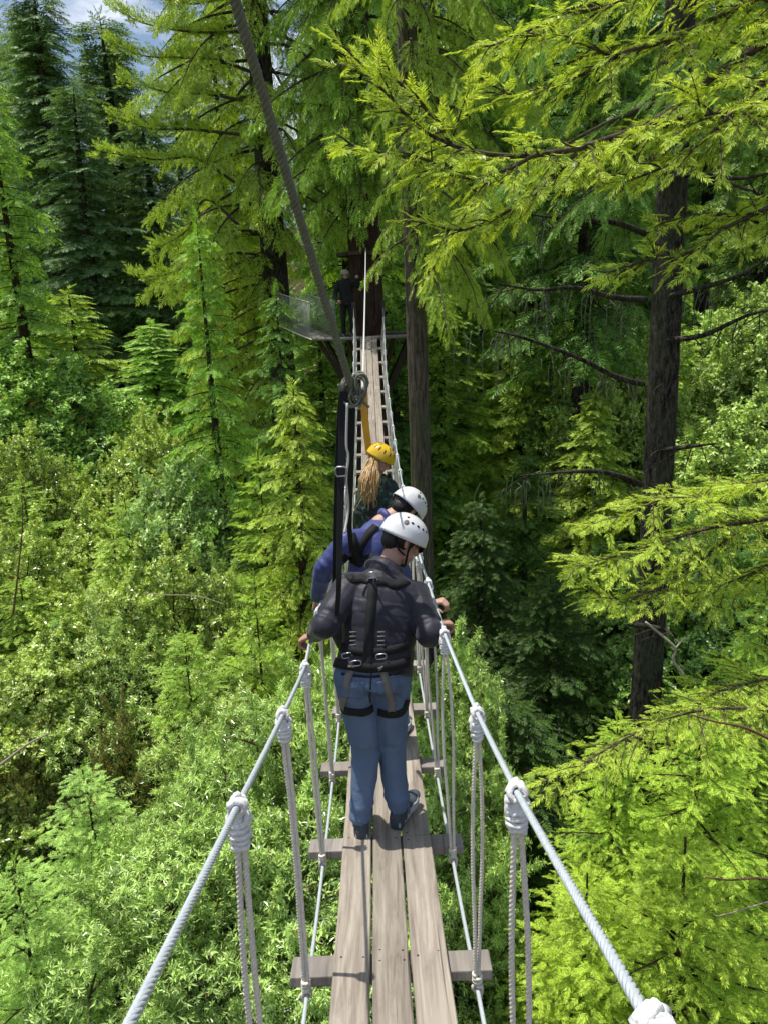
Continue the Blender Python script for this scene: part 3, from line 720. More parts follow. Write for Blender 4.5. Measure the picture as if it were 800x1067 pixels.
def shoe(parent, heel, d, L=.272, W=.096, mats=None, tilt=0.0):
    d = unit(np.array([d[0], d[1], 0.])); l = np.array([d[1], -d[0], 0]); z = np.array([0, 0, 1.]); A = lambda x, y, q: np.asarray(heel) + d * x + l * y + z * q
    st = [(.0, .60), (.03, .74), (.08, .78), (.14, .80), (.20, .98), (.24, .92), (.27, .66), (.285, .34)]; m = MB(); rings = []
    so = MB(); pr = []
    n = 40; x = np.concatenate([np.linspace(0, 1, n)]); hw = np.interp(x * .285, [s[0] for s in st], [s[1] for s in st]) * W / 2
    out = [A(-.006 + x[i] * L, hw[i], 0) for i in range(n)] + [A(-.006 + x[i] * L, -hw[i], 0) for i in range(n - 1, -1, -1)]
    V = []; k = len(out); c = np.mean(out, 0)
    for q, g in ((0, .97), (.012, 1.01), (.030, 1.0), (.036, .94)): V += [c + (p - c) * g + z * (q + .012 * max(0, ((p - np.asarray(heel)) @ d / L - .75)) * 1.5) for p in out]
    fs = [[i * k + j, i * k + (j + 1) % k, (i + 1) * k + (j + 1) % k, (i + 1) * k + j] for i in range(3) for j in range(k)]; so.add(V, [f[::-1] for f in fs]); so.f.append(np.array([list(range(k))])); so.m.append(np.array([0])); so.f.append(np.array([list(range(3 * k, 4 * k))[::-1]])); so.m.append(np.array([0]))
    up = MB(); prof = [(.012, .105, .040, .036), (.05, .105, .040, .045), (.085, .098, .040, .04), (.12, .075, .040, .04), (.17, .062, .044, .05), (.22, .052, .042, .05), (.265, .042, .028, .02)]
    for (a, h1, w1, r1), (b, h2, w2, r2) in zip(prof[:-1], prof[1:]):
        up.ell(A((a + b) / 2, 0, .028), (w1 * 1.0, .05, (h1 + h2) / 2 - .028), np.stack([l, d, z], 1), 16, 10)
    cap(up, A(.045, 0, .08), A(.045, 0, .125), .042, .040)
    o = fuse(up, 'shoe', mats or M['shoe'], .006, 4, parent); so.build('sole', M['sole'], o, smooth=False)
    tr = MB()
    for k2, sd in ((0, 1), (0, -1)):
        for q in range(1): tr.tube(smoothpath([A(.06 + .03 * q, sd * .040, .035), A(.085 + .03 * q, sd * .042, .055), A(.115 + .03 * q, sd * .028, .085)], 5), .004, 5)
    tr.tube(smoothpath([A(-.003, 0, .04), A(.004, 0, .075), A(.004, 0, .112)], 5), .009, 6)
    tr.build('trim', M['shoetrim'], o); return o

def person(label, J, top, pants, skinm, hair='short', helm=None, vox=.009, baffle=False, quality=True, gender=1.0, hooded=True, shoes=True, group=None):
    J = {k: np.asarray(v, float) for k, v in J.items()}
    base = np.array([(J['ankL'][0] + J['ankR'][0]) / 2, (J['ankL'][1] + J['ankR'][1]) / 2, J['floor']])
    P0 = thing('person', label, 'person', tuple(base), group)
    hipc = (J['hipL'] + J['hipR']) / 2; shc = (J['shL'] + J['shR']) / 2; neck = J['neck']; f = unit(J['face']); u = J['crown']
    latH = unit(J['hipR'] - J['hipL']); latS = unit(J['shR'] - J['shL']); spine = unit(shc - hipc)
    def ring(t, rx, ry, bulge=0):
        c = hipc + (neck - hipc) * t; ax = unit(neck - hipc); l = unit(latH * (1 - t) + latS * t); l = unit(l - ax * (l @ ax)); fw = np.cross(ax, l); return (c + fw * (.035 * math.sin(PI * t) * -1 + bulge), l, fw, rx * gender, ry)
    # --- one continuous body
    b = MB(); loft(b, [ring(-.12, .13, .10), ring(0, .155, .11), ring(.3, .14, .095), ring(.65, .165, .11), ring(.88, .15, .085), ring(1.0, .06, .06)])
    for s in ('L', 'R'):
        cap(b, shc + (J['sh' + s] - shc) * .5, J['sh' + s], .07, .056); cap(b, J['sh' + s], J['el' + s], .054, .040); cap(b, J['el' + s], J['wr' + s], .040, .027)
        cap(b, J['hip' + s], J['kn' + s], .085, .056); cap(b, J['kn' + s], J['ank' + s], .054, .038); cap(b, J['ank' + s] - np.array([0, 0, .02]), J['ank' + s] + unit(J['toe' + s]) * .06 - np.array([0, 0, .04]), .034, .026)
        cap(b, J['wr' + s], J['wr' + s] + unit(J['hd' + s]) * .03, .026, .022)
        hand(b, J['wr' + s] + unit(J['hd' + s]) * .012, J['hd' + s], J['hn' + s], J.get('th' + s, 1.0), float(J.get('curl' + s, 1.35)))
    cap(b, neck - unit(J['head'] - neck) * .04, J['head'] - f * .02 - unit(J['crown']) * .03, .058, .052)
    R, A = head_parts(b, J['head'], f, u)
    body = fuse(b, 'body', skinm, min(vox, .0055) if quality else .008, 3 if quality else 2, P0)
    # --- trousers
    t = MB(); loft(t, [ring(-.16, .155, .125, .0), ring(-.05, .172, .135), ring(.08, .168, .125), ring(.2, .158, .115)])
    for s in ('L', 'R'):
        kp = J['kn' + s]; cap(t, J['hip' + s] + (0, 0, -.01), J['hip' + s] * .55 + kp * .45, .105, .088); cap(t, J['hip' + s] * .55 + kp * .45, kp, .088, .072); cap(t, kp, kp * .45 + J['ank' + s] * .55, .074, .066); cap(t, kp * .45 + J['ank' + s] * .55, J['ank' + s] + (0, 0, .012), .064, .061)
    def dp(co):
        o = vnoise(co * np.array([1, 1, .8]), 24, 3) * .009 + vnoise(co, 52, 8) * .0045
        for s in ('L', 'R'):
            tt, dd, L = segparam(co, J['hip' + s], J['ank' + s]); w = (dd < .14)
            o += w * .006 * np.sin(tt * L * 75 + 3 * vnoise(co, 12, 9)) * (.35 * np.exp(-((tt - .52) / .09) ** 2) + .7 * np.exp(-((tt - .95) / .07) ** 2) + .4 * np.exp(-((tt - .12) / .07) ** 2))
        return o
    tr = fuse(t, 'trousers', pants, vox, 3, P0, dp)
    # --- jacket
    k = MB(); g = 1.12
    loft(k, [ring(.02, .175 * g, .125 * g), ring(.10, .170 * g, .125 * g), ring(.3, .158 * g, .118 * g), ring(.55, .175 * g, .125 * g), ring(.78, .18 * g, .115 * g), ring(.93, .13 * g, .095 * g), ring(1.0, .075 * g, .075 * g)])
    for s in ('L', 'R'):
        cap(k, shc + (J['sh' + s] - shc) * .35, J['sh' + s], .092, .082); cap(k, J['sh' + s], J['el' + s], .080, .064); cap(k, J['el' + s], J['wr' + s] * .97 + J['el' + s] * .03, .064, .044)
    if hooded == 'collar': 
        ax = unit(J['head'] - neck); cc = neck + ax * .012; a = np.linspace(0, 2 * PI, 20, endpoint=False); l = unit(latS - ax * (latS @ ax)); w = np.cross(ax, l)
        k.tube(cc + (np.cos(a) * .062)[:, None] * l + (np.sin(a) * .060)[:, None] * w, .024, 10, closed=True)
    elif hooded:   # standing collar / rolled hood behind the neck
        ax = unit(J['head'] - neck); cc = neck + ax * .025; a = np.linspace(0, 2 * PI, 20, endpoint=False); l = unit(np.cross(ax, (0, 1., 0))) ; l = unit(latS - ax * (latS @ ax)); w = np.cross(ax, l)
        k.tube(cc + (np.cos(a) * .072)[:, None] * l + (np.sin(a) * .070)[:, None] * w, .026, 10, closed=True); k.tube(cc - ax * .03 + (np.cos(a) * .084)[:, None] * l + (np.sin(a) * .082)[:, None] * w, .030, 10, closed=True)
    def dj(co):
        o = vnoise(co, 20, 5) * .007 + vnoise(co, 45, 6) * .0045 + vnoise(co * np.array([1, 1, .5]), 95, 16) * .0022; best = np.full(len(co), 9.); ph = np.zeros(len(co))
        for a_, b_, r_, nm in ((J['shL'], J['elL'], .08, 0), (J['elL'], J['wrL'], .06, .4), (J['shR'], J['elR'], .08, 0), (J['elR'], J['wrR'], .06, .4), (hipc, neck, .155, .2)):
            tt, dd, L = segparam(co, a_, b_); q = dd / r_; m_ = q < best; best = np.where(m_, q, best); ph = np.where(m_, tt * L + nm, ph)
        if baffle: o += .004 * (np.abs(np.sin(PI * ph / .068 + .5 * vnoise(co, 8, 2))) ** .45 - .7)
        for s in ('L', 'R'):
            dd = np.linalg.norm(co - J['el' + s], axis=1); o += .006 * np.sin(ph * 110) * np.exp(-(dd / .09) ** 2)
        return o
    jk = fuse(k, 'jacket', top, vox * .85, 3, P0, dj)
    if shoes:
        for s in ('L', 'R'): shoe(P0, np.array([J['ank' + s][0], J['ank' + s][1], J['floor']]) - unit(J['toe' + s] * (1, 1, 0)) * .05, J['toe' + s])
    hr = MB(); l, ff, uu = R[:, 0], R[:, 1], R[:, 2]
    if hair == 'short':
        hr.ell(A(0, -.022, .012), (.080, .092, .088), R, 24, 16); hr.ell(A(0, -.062, -.03), (.062, .045, .055), R)
        for s in (-1, 1): hr.ell(A(s * .070, .012, .0), (.010, .022, .038), R)
        fuse(hr, 'hair', M['hair'], .006, 2, P0, lambda co: vnoise(co, 160, 3) * .003)
    if helm: helmet('helmet', P0, J['head'], f, u, *helm)
    return P0, dict(body=body, trousers=tr, jacket=jk, R=R, A=A, ring=ring, J=J)

# --- the man in front -------------------------------------------------------------------------
F1 = fl(3.36)
Jm = dict(floor=F1 + .001, ankL=(-.180, 3.36, F1 + .10), ankR=(.012, 3.44, F1 + .10), toeL=(-.05, 1, 0), toeR=(.42, .9, 0),
          knL=P(381, 782, 3.43), knR=P(408, 780, 3.49), hipL=P(369, 704, 3.41), hipR=P(407, 702, 3.45),
          shL=P(364, 612, 3.57), shR=P(432, 621, 3.63), neck=P(402, 596, 3.68), head=P(420, 562, 3.76),
          face=(.78, .28, -.55), crown=(.34, .2, .9),
          elL=P(338, 652, 3.38), wrL=P(329, 660, 3.63), elR=P(448, 660, 3.42), wrR=P(452, 650, 3.60),
          hdL=(-.8, .35, -.45), hnL=(-.35, .1, .9), thL=-1.0, hdR=(.75, .45, -.15), hnR=(.1, .1, 1.0), thR=1.0)
man, mo = person('man in dark quilted jacket, blue jeans and white helmet, nearest on the bridge', Jm, M['puffer'], M['denim'], M['skin'], helm=(M['whitehelm'], 'holes'), vox=.0075, baffle=True)
A = mo['A']; gl = MB()
for s in (-1, 1): gl.tube(smoothpath([A(s * .076, -.012, .004), A(s * .076, .05, .006), A(s * .066, .096, .002)], 6), .0028, 6); gl.ell(A(s * .034, .100, -.006), (.028, .004, .019), mo['R'], 16, 8)
gl.build('glasses', M['lens'], man)
# harness straps draped over jacket and jeans
bv = bvh_of([mo['jacket'], mo['trousers']]); hs = MB(); Yb = 3.30
def on(px, py): return P(px, py, Yb)
def hit(px, py):
    d = unit(P(px, py, 1.0)); r = bv.ray_cast(Vector((0, 0, 0)), Vector(d)); 
    return np.array(r[0]) if r[0] is not None else P(px, py, 3.4)
cen = hit(388, 603)
strap_on(hs, bv, [hit(390, 606), hit(402, 606), hit(414, 610), P(424, 617, 3.76)], .042)
strap_on(hs, bv, [hit(387, 606), hit(377, 603), hit(366, 603), P(357, 607, 3.72)], .042)
strap_on(hs, bv, [hit(388, 606), hit(387, 625), hit(385, 650), hit(384, 672), hit(383, 692)], .046)
har = hs.build('harness', M['strap'], man); hs = MB()
strap_on(hs, bv, [hit(350, 672), hit(362, 676), hit(384, 680), hit(408, 677), hit(424, 672)], .040)
hs.build('waist_belt', M['strap'], har); hs = MB()
strap_on(hs, bv, [hit(350, 690), hit(364, 693), hit(384, 696), hit(408, 694), hit(426, 689)], .046)
hs.build('waist_belt', M['strap'], har)
for a in ([(352, 737), (366, 741), (379, 742), (388, 737)], [(394, 741), (408, 744), (420, 740), (428, 731)]): hs = MB(); strap_on(hs, bv, [hit(*q) for q in a], .042); hs.build('leg_loop', M['strap'], har)
pk = MB()
for q_ in ([(368, 709), (367, 717), (366, 727)], [(404, 708), (405, 717), (406, 726)]): strap_on(pk, bv, [hit(*z) for z in q_], .115, .0022, .0012)
pk.build('pocket', M['denim'], mo['trousers'])
sm = MB(); strap_on(sm, bv, [hit(387, 702), hit(386, 716), hit(386, 732)], .007, .003, .001); strap_on(sm, bv, [hit(356, 702), hit(370, 704), hit(388, 705), hit(405, 703), hit(419, 700)], .012, .003, .001)
sm.build('seam', M['black'], mo['trousers'])
gs = MB()
strap_on(gs, bv, [hit(367, 694), hit(363, 706), hit(360, 722), hit(357, 738)], .036); strap_on(gs, bv, [hit(397, 694), hit(401, 706), hit(405, 722), hit(408, 741)], .036)
gs.build('leg_strap', M['greystrap'], har)
bk = MB(); bz = np.array([0, -.012, 0])
def rect_ring(mb, c, w, h, r, ang=0):
    ca, sa = math.cos(ang), math.sin(ang); q = []
    for x, z in ((-w, -h), (w, -h), (w, h), (-w, h)): q += [np.array(c) + np.array([x * .8, 0, z]) , np.array(c) + np.array([x, 0, z * .75])]
    order = [0, 1]; pts = [np.array(c) + np.array([ca * x - sa * z, 0, sa * x + ca * z]) for x, z in ((-w * .7, -h), (w * .7, -h), (w, -h * .6), (w, h * .6), (w * .7, h), (-w * .7, h), (-w, h * .6), (-w, -h * .6))]
    mb.tube(pts, r, 6, closed=True)
rect_ring(bk, cen + bz + (0, 0, -.012), .026, .020, .0042); rect_ring(bk, cen + bz + (0, -.002, .012), .022, .026, .0042)
for px, py in ((362, 682), (397, 683), (371, 690)): rect_ring(bk, hit(px, py) + bz, .024, .013, .0036, .1)
bk.build('buckle', M['buckle'], har)
tb = MB()
for px in (368, 397):
    for i in range(4): h_ = hit(px, 658 + i * 4.5); tb.box(h_ + (0, -.008, 0), (.034, .004, .006))
tb.build('loop', M['greystrap'], har)
# --- second person, bending to the right -----------------------------------------------------
F2 = fl(4.45)
J2 = dict(floor=F2 + .001, ankL=bp(4.42, -.10, .10), ankR=bp(4.5, .10, .10), toeL=(-.1, 1, 0), toeR=(.3, 1, 0), hipL=P(362, 655, 4.40), hipR=P(391, 652, 4.45),
          knL=bp(4.46, -.10, .50), knR=bp(4.52, .09, .50), shL=P(362, 566, 4.42), shR=P(404, 566, 4.62), neck=P(401, 543, 4.64), head=P(424, 530, 4.70), face=(.42, .40, -.82), crown=(.62, .34, .62),
          elL=P(338, 592, 4.40), wrL=P(331, 622, 4.52), elR=P(424, 618, 4.50), wrR=P(445, 630, 4.06), hdL=(-.3, .4, -.8), hnL=(-.9, 0, .3), thL=-1.0, hdR=(.7, -.3, .3), hnR=(-.3, .1, .9), thR=-1.0)
p2, o2 = person('person in bright blue jacket and white helmet bending right beyond the nearest man', J2, M['blue'], M['black'], M['fair'], helm=(M['whitehelm'], 'holes'), vox=.010, gender=.95, hooded='collar')
b2 = bvh_of([o2['jacket']]); h2 = MB()
def hit2(px, py):
    r = b2.ray_cast(Vector((0, 0, 0)), Vector(unit(P(px, py, 1.0)))); return np.array(r[0]) if r[0] is not None else P(px, py, 4.5)
strap_on(h2, b2, [hit2(392, 548), hit2(384, 556), hit2(376, 570), hit2(372, 590)], .05); strap_on(h2, b2, [hit2(366, 556), hit2(370, 572), hit2(374, 590)], .05); strap_on(h2, b2, [hit2(355, 578), hit2(366, 582), hit2(378, 584), hit2(390, 580)], .05)
h2.build('harness', M['strap'], p2)
# --- third person, yellow helmet and long fair hair -------------------------------------------
Y3 = 6.6; F3 = fl(Y3)
J3 = dict(floor=F3 + .001, ankL=bp(Y3 - .06, -.10, .10), ankR=bp(Y3 + .08, .10, .10), toeL=(.2, 1, 0), toeR=(.5, 1, 0), knL=bp(Y3, -.10, .50), knR=bp(Y3 + .08, .1, .50), hipL=bp(Y3, -.11, .95), hipR=bp(Y3 + .04, .06, .95),
          shL=P(382, 508, Y3), shR=P(405, 508, Y3 + .12), neck=P(392, 499, Y3 + .04), head=P(396, 478, Y3 + .04), face=(.80, -.22, -.52), crown=(.42, .05, .9),
          elL=P(376, 535, Y3 - .05), wrL=P(372, 555, Y3 + .1), elR=P(416, 524, Y3), wrR=P(425, 533, Y3 - .15), hdL=(-.7, .3, -.6), hnL=(-.5, 0, .8), thL=-1.0, hdR=(.8, .1, -.4), hnR=(.2, 0, 1), thR=1.0)
p3, o3 = person('person with long fair hair, yellow helmet and dark patterned jacket, third along the bridge', J3, M['camo'], M['black'], M['fair'], hair=None, helm=(M['yellowhelm'], 'ribbed'), vox=.011, quality=False, gender=.9)
h3 = MB(); A3 = o3['A']; q = np.random.default_rng(4)
for i in range(330):
    s = q.uniform(-1, 1); st = A3(.066 * s * 1.1, -.055 - .03 * (1 - s * s) + q.normal(0, .01), .01 + q.normal(0, .02)); e = P(378 + 12 * (s * .5 + .5) + q.normal(0, 3.4), 516 + q.normal(0, 8), Y3 - .13 + q.normal(0, .04))
    mid = P(380 + 10 * (s * .5 + .5) + q.normal(0, 3.0), 499, Y3 - .13 + q.normal(0, .02)); pth = smoothpath([st, mid, e], 7); h3.tube(pth, np.linspace(.0055, .002, len(pth)), 4)
h3.ell(A3(0, -.03, .0), (.082, .085, .085), o3['R'])
h3.build('hair', M['blond'], p3)
# --- guide on the far platform ---------------------------------------------------------------
Y4 = 21.62; G = np.array([P(363, 351, Y4)[0], Y4, PZ])
J4 = dict(floor=PZ + .001, ankL=G + (.13, 0, .10), ankR=G + (-.12, .03, .10), toeL=(.2, -1, 0), toeR=(-.2, -1, 0), knL=G + (.12, -.02, .5), knR=G + (-.11, 0, .5), hipL=G + (.09, 0, .93), hipR=G + (-.09, 0, .93),
          shL=G + (.20, 0, 1.42), shR=G + (-.20, 0, 1.42), neck=G + (0, 0, 1.50), head=G + (.0, -.02, 1.64), face=(.1, -1, -.1), crown=(0, 0, 1), elL=G + (.40, -.05, 1.30), wrL=G + (.30, -.2, 1.50), elR=G + (-.30, -.02, 1.14), wrR=G + (-.22, -.22, .98),
          hdL=(.1, .2, .9), hnL=(0, -1, 0), thL=-1., hdR=(.2, -.6, -.5), hnR=(-.8, -.3, .3), thR=1.)
p4, o4 = person('person dressed all in black with a grey helmet, standing on the far platform', J4, M['black'], M['black'], M['skin'], helm=(M['greyhelm'], 'plain', False), vox=.013, quality=False)

# --- lanyards from the bundle ----------------------------------------------------------------
def lanyard(label, pts, w, th, mat, cat='strap', name='lanyard', nrm=(.25, -1, .1), buckle=None, taper=None):
    q = smoothpath(pts, 14); m = MB(); ribbon(m, q, np.linspace(w, w * (taper or 1), len(q)), th, np.tile(nrm, (len(q), 1))); o = tag(m.build(name, mat, smooth=False), label, cat)
    if buckle is not None:
        for b in buckle: k = MB(); rect_ring(k, np.array(b) + (0, -.008, 0), w * .62, .022, .0045); k.build('buckle', M['buckle'], o)
    return o
sh = hit(351, 640) + (0, -.012, 0)
lanyard('wide black strap with a metal buckle hanging from the rope bundle', [P(358, 408, 3.58), P(357, 450, 3.55), P(356, 492, 3.5), P(354, 560, 3.42), P(353, 610, 3.36), sh], .040, .006, M['strap'], buckle=[P(355.5, 491, 3.49)], taper=.5)
lanyard('black strap beside the buckled one, its top end bunched under the rope bundle', [P(366, 416, 3.72), P(366, 450, 3.76), P(365, 500, 3.9), P(364, 545, 4.05), P(366, 575, 4.2)], .040, .006, M['strap'], taper=.6)
lanyard('thin black strap hanging leftmost from the rope bundle past the blue jacket', [P(355, 412, 3.66), P(352, 470, 3.7), P(350, 540, 3.75), P(349, 600, 3.8), P(349, 640, 3.75)], .022, .005, M['strap'])
m = MB()
m.tube(smoothpath([P(362, 420, 3.5), P(361, 462, 3.5), P(363, 476, 3.5), P(361, 500, 3.5), P(363, 530, 3.55), P(359, 556, 3.5)], 10), .0055, 6)
tag(m.build('cord', M['thin']), 'thin pale cord dangling among the black straps below the bundle', 'cord')
lanyard('yellow orange strap standing out above the yellow helmet', [P(379, 409, 6.9), P(380, 432, 6.9), P(382.5, 455, 6.9), P(385, 474, 6.88)], .062, .008, None or simple('yellow webbing', (.62, .33, .04), .7, .3, .3, 14), nrm=(.0, -1, .1))
# ------------------------------------------------------------------ terrain
def ground(x, y):
    x = np.asarray(x, float); y = np.asarray(y, float)
    g = -11.5 + .20 * np.maximum(0, y - 20) + .30 * np.maximum(0, -x - 7) * (1 / (1 + np.maximum(0, -x - 7) * .012)) + .22 * np.maximum(0, x - 9)
    g = g - .06 * np.maximum(0, y - 70)
    g = g + .5 * np.sin(x * .31 + 1) * np.cos(y * .27) + .22 * np.sin(x * .9 + y * .5) + .12 * np.sin(x * 2.1 - y * 1.7)
    return np.minimum(g, 18)
def terrain():
    xs = np.unique(np.concatenate([np.linspace(-400, -40, 25), np.linspace(-40, 40, 110), np.linspace(40, 400, 25)])); ys = np.unique(np.concatenate([np.linspace(-400, -15, 25), np.linspace(-15, 80, 120), np.linspace(80, 900, 40)]))
    X, Y = np.meshgrid(xs, ys); V = np.stack([X, Y, ground(X, Y)], -1).reshape(-1, 3); n = len(xs); m = len(ys)
    i = np.arange(m - 1)[:, None]; j = np.arange(n - 1)[None]; f = np.stack([i * n + j, i * n + j + 1, (i + 1) * n + j + 1, (i + 1) * n + j], -1).reshape(-1, 4)
    t = NT('forest floor'); v = t.coords(); a = t.noise(v, 1.2, 6, .65); b = t.noise(v, 9, 6, .7)
    c = t.mix(t.ramp(a, [(.4, (0, 0, 0)), (.62, (1, 1, 1))]), (.022, .022, .010), (.085, .06, .034)); c = t.mix(t.ramp(b, [(.45, (0, 0, 0)), (.7, (1, 1, 1))]), c, (.15, .105, .06)); t.pbr(c, .95, .1, t.bump(b, .8, .06))
    mb = MB(); mb.add(V, f); tag(mb.build('ground', t.m), kind='structure')
terrain()

# ------------------------------------------------------------------ leaf and bark materials
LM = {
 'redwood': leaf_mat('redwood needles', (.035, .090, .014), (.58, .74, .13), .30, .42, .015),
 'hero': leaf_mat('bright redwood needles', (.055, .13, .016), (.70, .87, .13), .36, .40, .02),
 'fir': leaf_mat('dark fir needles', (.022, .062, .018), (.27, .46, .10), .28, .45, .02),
 'far': leaf_mat('far fir needles', (.024, .062, .028), (.27, .40, .15), .25, .5),  # bluish needle colour carries the distance haze
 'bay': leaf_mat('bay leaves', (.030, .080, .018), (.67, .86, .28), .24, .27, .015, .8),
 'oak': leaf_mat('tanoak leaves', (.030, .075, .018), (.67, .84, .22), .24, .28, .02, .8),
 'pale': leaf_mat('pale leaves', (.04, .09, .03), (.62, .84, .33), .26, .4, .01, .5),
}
BK = {'redwood': bark_mat('redwood bark', (.022, .013, .010), (.095, .052, .036), 16, .14, 1.0, .05), 'grey': bark_mat('grey furrowed bark', (.055, .042, .030), (.17, .14, .105), 17, .12, 1.0, .05), 'dark': bark_mat('dark fir bark', (.008, .007, .006), (.10, .085, .07), 22, .26, 1.0, .06), 'twig': bark_mat('limb bark', (.035, .026, .018), (.12, .09, .065), 20, 1.0, .3, .01)}

PROTO = {}
def proto(key, gen, leaf, bark):
    w, c = gen; PROTO[key] = (w.mesh(key + '_trunk', BK[bark]), c.mesh(key + '_crown', LM[leaf], smooth=False))
def dims(key, H, R): DIM[key] = (H, R)
DIM = {}
cm = conifer_mesh
# far firs and redwoods (30 m), coarse sprays
for i, (R_, sh, dr) in enumerate(((3.4, .72, .55), (2.9, .8, .7), (4.0, .65, .5))):
    proto(f'far{i}', cm(40 + i, 30, 3, R_, 150, .80, 'mid', .42, sh, dr, .15, -.25, .35, gap=.42, sgap=.5, rough=.35), 'far', 'dark'); dims(f'far{i}', 30, R_ + .4)
# mid-distance redwoods (20 m), feathered drooping boughs
for i in range(3):
    proto(f'red{i}', cm(60 + i, 20, 1.5, (3.0, 2.6, 3.4)[i], 165, .40, 'mid', .26, .75, (.75, .6, .9)[i], .2, -.2, .42, gap=.23, sgap=.5, rough=.32), 'redwood', 'redwood'); dims(f'red{i}', 20, 3.2)
for i in range(2):
    proto(f'fir{i}', cm(70 + i, 18, 2.0, (2.6, 3.0)[i], 140, .38, 'mid', .24, .8, .6, .2, -.2, .35, gap=.24, sgap=.5, rough=.35), 'fir', 'dark'); dims(f'fir{i}', 18, 3.0)
proto('tall0', cm(51, 34, 12, 3.6, 150, .62, 'mid', .40, .6, .6, .1, -.3, .45, gap=.34, sgap=.5, rough=.4), 'fir', 'dark'); dims('tall0', 34, 4.0)
# young conifers seen close from above (8 m), fine sprays
for i in range(2):
    proto(f'young{i}', cm(80 + i, 8, .6, (2.0, 2.3)[i], 130, .20, 'hi', .10, .7, .35, .45, .0, .22, gap=.125, sgap=.6, rough=.25, twigs=False, roll=.45), 'redwood', 'redwood'); dims(f'young{i}', 8, 2.2)
# broadleaf understorey
for i in range(3):
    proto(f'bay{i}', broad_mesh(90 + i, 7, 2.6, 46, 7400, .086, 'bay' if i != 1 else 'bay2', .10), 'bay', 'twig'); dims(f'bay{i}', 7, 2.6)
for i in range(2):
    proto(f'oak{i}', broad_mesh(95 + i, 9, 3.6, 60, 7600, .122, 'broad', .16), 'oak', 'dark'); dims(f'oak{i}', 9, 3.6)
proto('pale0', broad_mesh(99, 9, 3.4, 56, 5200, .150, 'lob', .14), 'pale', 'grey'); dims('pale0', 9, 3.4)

def plant(key, name, label, cat, x, y, ztop, R=None, rot=None, tint=(1, 1, 1), group=None, g=None, lean=(0, 0)):
    H0, R0 = DIM[key]; gz = float(ground(x, y)) - .15 if g is None else g; h = max(1.5, ztop - gz); sz = h / H0; sx = (R / R0) if R else sz
    r = np.random.default_rng(int(abs(x * 37 + y * 91)) + len(label)); rot = r.uniform(0, 2 * PI) if rot is None else rot
    e = bpy.data.objects.new(name, None); COL.objects.link(e); e.location = (x, y, gz); e.rotation_euler = (lean[0], lean[1], rot); e.scale = (sx, sx, sz); e.empty_display_size = .3
    tag(e, label, cat, group)
    for nm, me in zip(('trunk', 'crown'), PROTO[key]):
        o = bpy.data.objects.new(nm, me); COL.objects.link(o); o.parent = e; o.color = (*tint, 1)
    return e
def plant_px(key, name, label, cat, px, py, Y, R=None, **k):
    """a tree whose top stands where the photograph shows it at that distance"""
    t = P(px, py, Y); return plant(key, name, label, cat, t[0], Y, t[2], R, **k)
# ------------------------------------------------------------------ named trees, far to near
DK = (.75, .85, .9)
plant_px('far0', 'fir_tree', 'tall blue-green fir at the left edge with its top above the frame', 'tree', 25, -40, 46, 4.8, tint=(1.0, 1.05, 1.05))  # these far left firs lean blue in tint to stand in for haze
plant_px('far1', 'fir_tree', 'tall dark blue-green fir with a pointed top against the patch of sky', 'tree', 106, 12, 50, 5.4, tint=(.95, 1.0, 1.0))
plant_px('far2', 'fir_tree', 'far hazy fir with its top in the sky gap left of the bright redwood', 'tree', 176, 72, 62, 4.2, tint=(1.0, 1.05, 1.25))  # stronger blue in the tint paints haze onto this fir
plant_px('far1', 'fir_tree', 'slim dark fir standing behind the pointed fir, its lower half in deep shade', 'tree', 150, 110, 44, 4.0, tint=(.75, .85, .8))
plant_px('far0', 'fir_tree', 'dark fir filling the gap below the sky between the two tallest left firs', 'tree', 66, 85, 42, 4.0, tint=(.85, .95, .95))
plant_px('red1', 'redwood_tree', 'light green feathery tree cut off by the upper left edge', 'tree', -18, 70, 26, 3.2, tint=(.85, 1.05, 1.1))
# the sunlit redwood left of the platform, long drooping boughs
plant_px('red0', 'redwood_tree', 'redwood with drooping dark green boughs just left of the far platform', 'tree', 345, -60, 29, 3.6, tint=(.72, .9, .75))
plant_px('red1', 'redwood_tree', 'yellow-green redwood between the sky gap and the thick rope', 'tree', 215, -40, 30, 3.6, tint=(1.05, 1.05, .8))
plant_px('fir0', 'fir_tree', 'young bright green fir with a thin dark trunk left of the far bridge', 'tree', 203, 228, 18.5, 2.3, tint=(1.5, 1.55, 1.0))
plant_px('fir1', 'fir_tree', 'dark young fir between the bright young fir and the far bridge', 'tree', 285, 300, 20, 2.2, tint=(.95, 1.05, .8))
plant_px('red0', 'redwood_tree', 'low yellow-green young redwood beside the bridge, left of the yellow helmet', 'tree', 300, 400, 15.5, 2.2, tint=(1.1, 1.1, .9))
plant_px('far2', 'fir_tree', 'pale green conifer behind the broad light mound of trees', 'tree', 155, 335, 36, 3.2, tint=(1.9, 2.0, 1.1))
plant_px('red1', 'redwood_tree', 'broad feathery light green redwood below the left firs', 'tree', 72, 300, 28, 4.2, tint=(1.05, 1.1, 1.1))
plant_px('pale0', 'broadleaf_tree', 'low pale tree at the foot of the feathery light green redwood', 'tree', 60, 380, 26, 3.6, tint=(.9, 1.0, .7))
plant_px('pale0', 'broadleaf_tree', 'pale olive tree at the left edge under the firs', 'tree', -5, 365, 25, 3.4, tint=(.9, 1.0, .6))
plant_px('oak0', 'broadleaf_tree', 'yellowish tree right of the dark cleft in the left woods', 'tree', 150, 440, 24, 2.8, tint=(1, 1, .9))
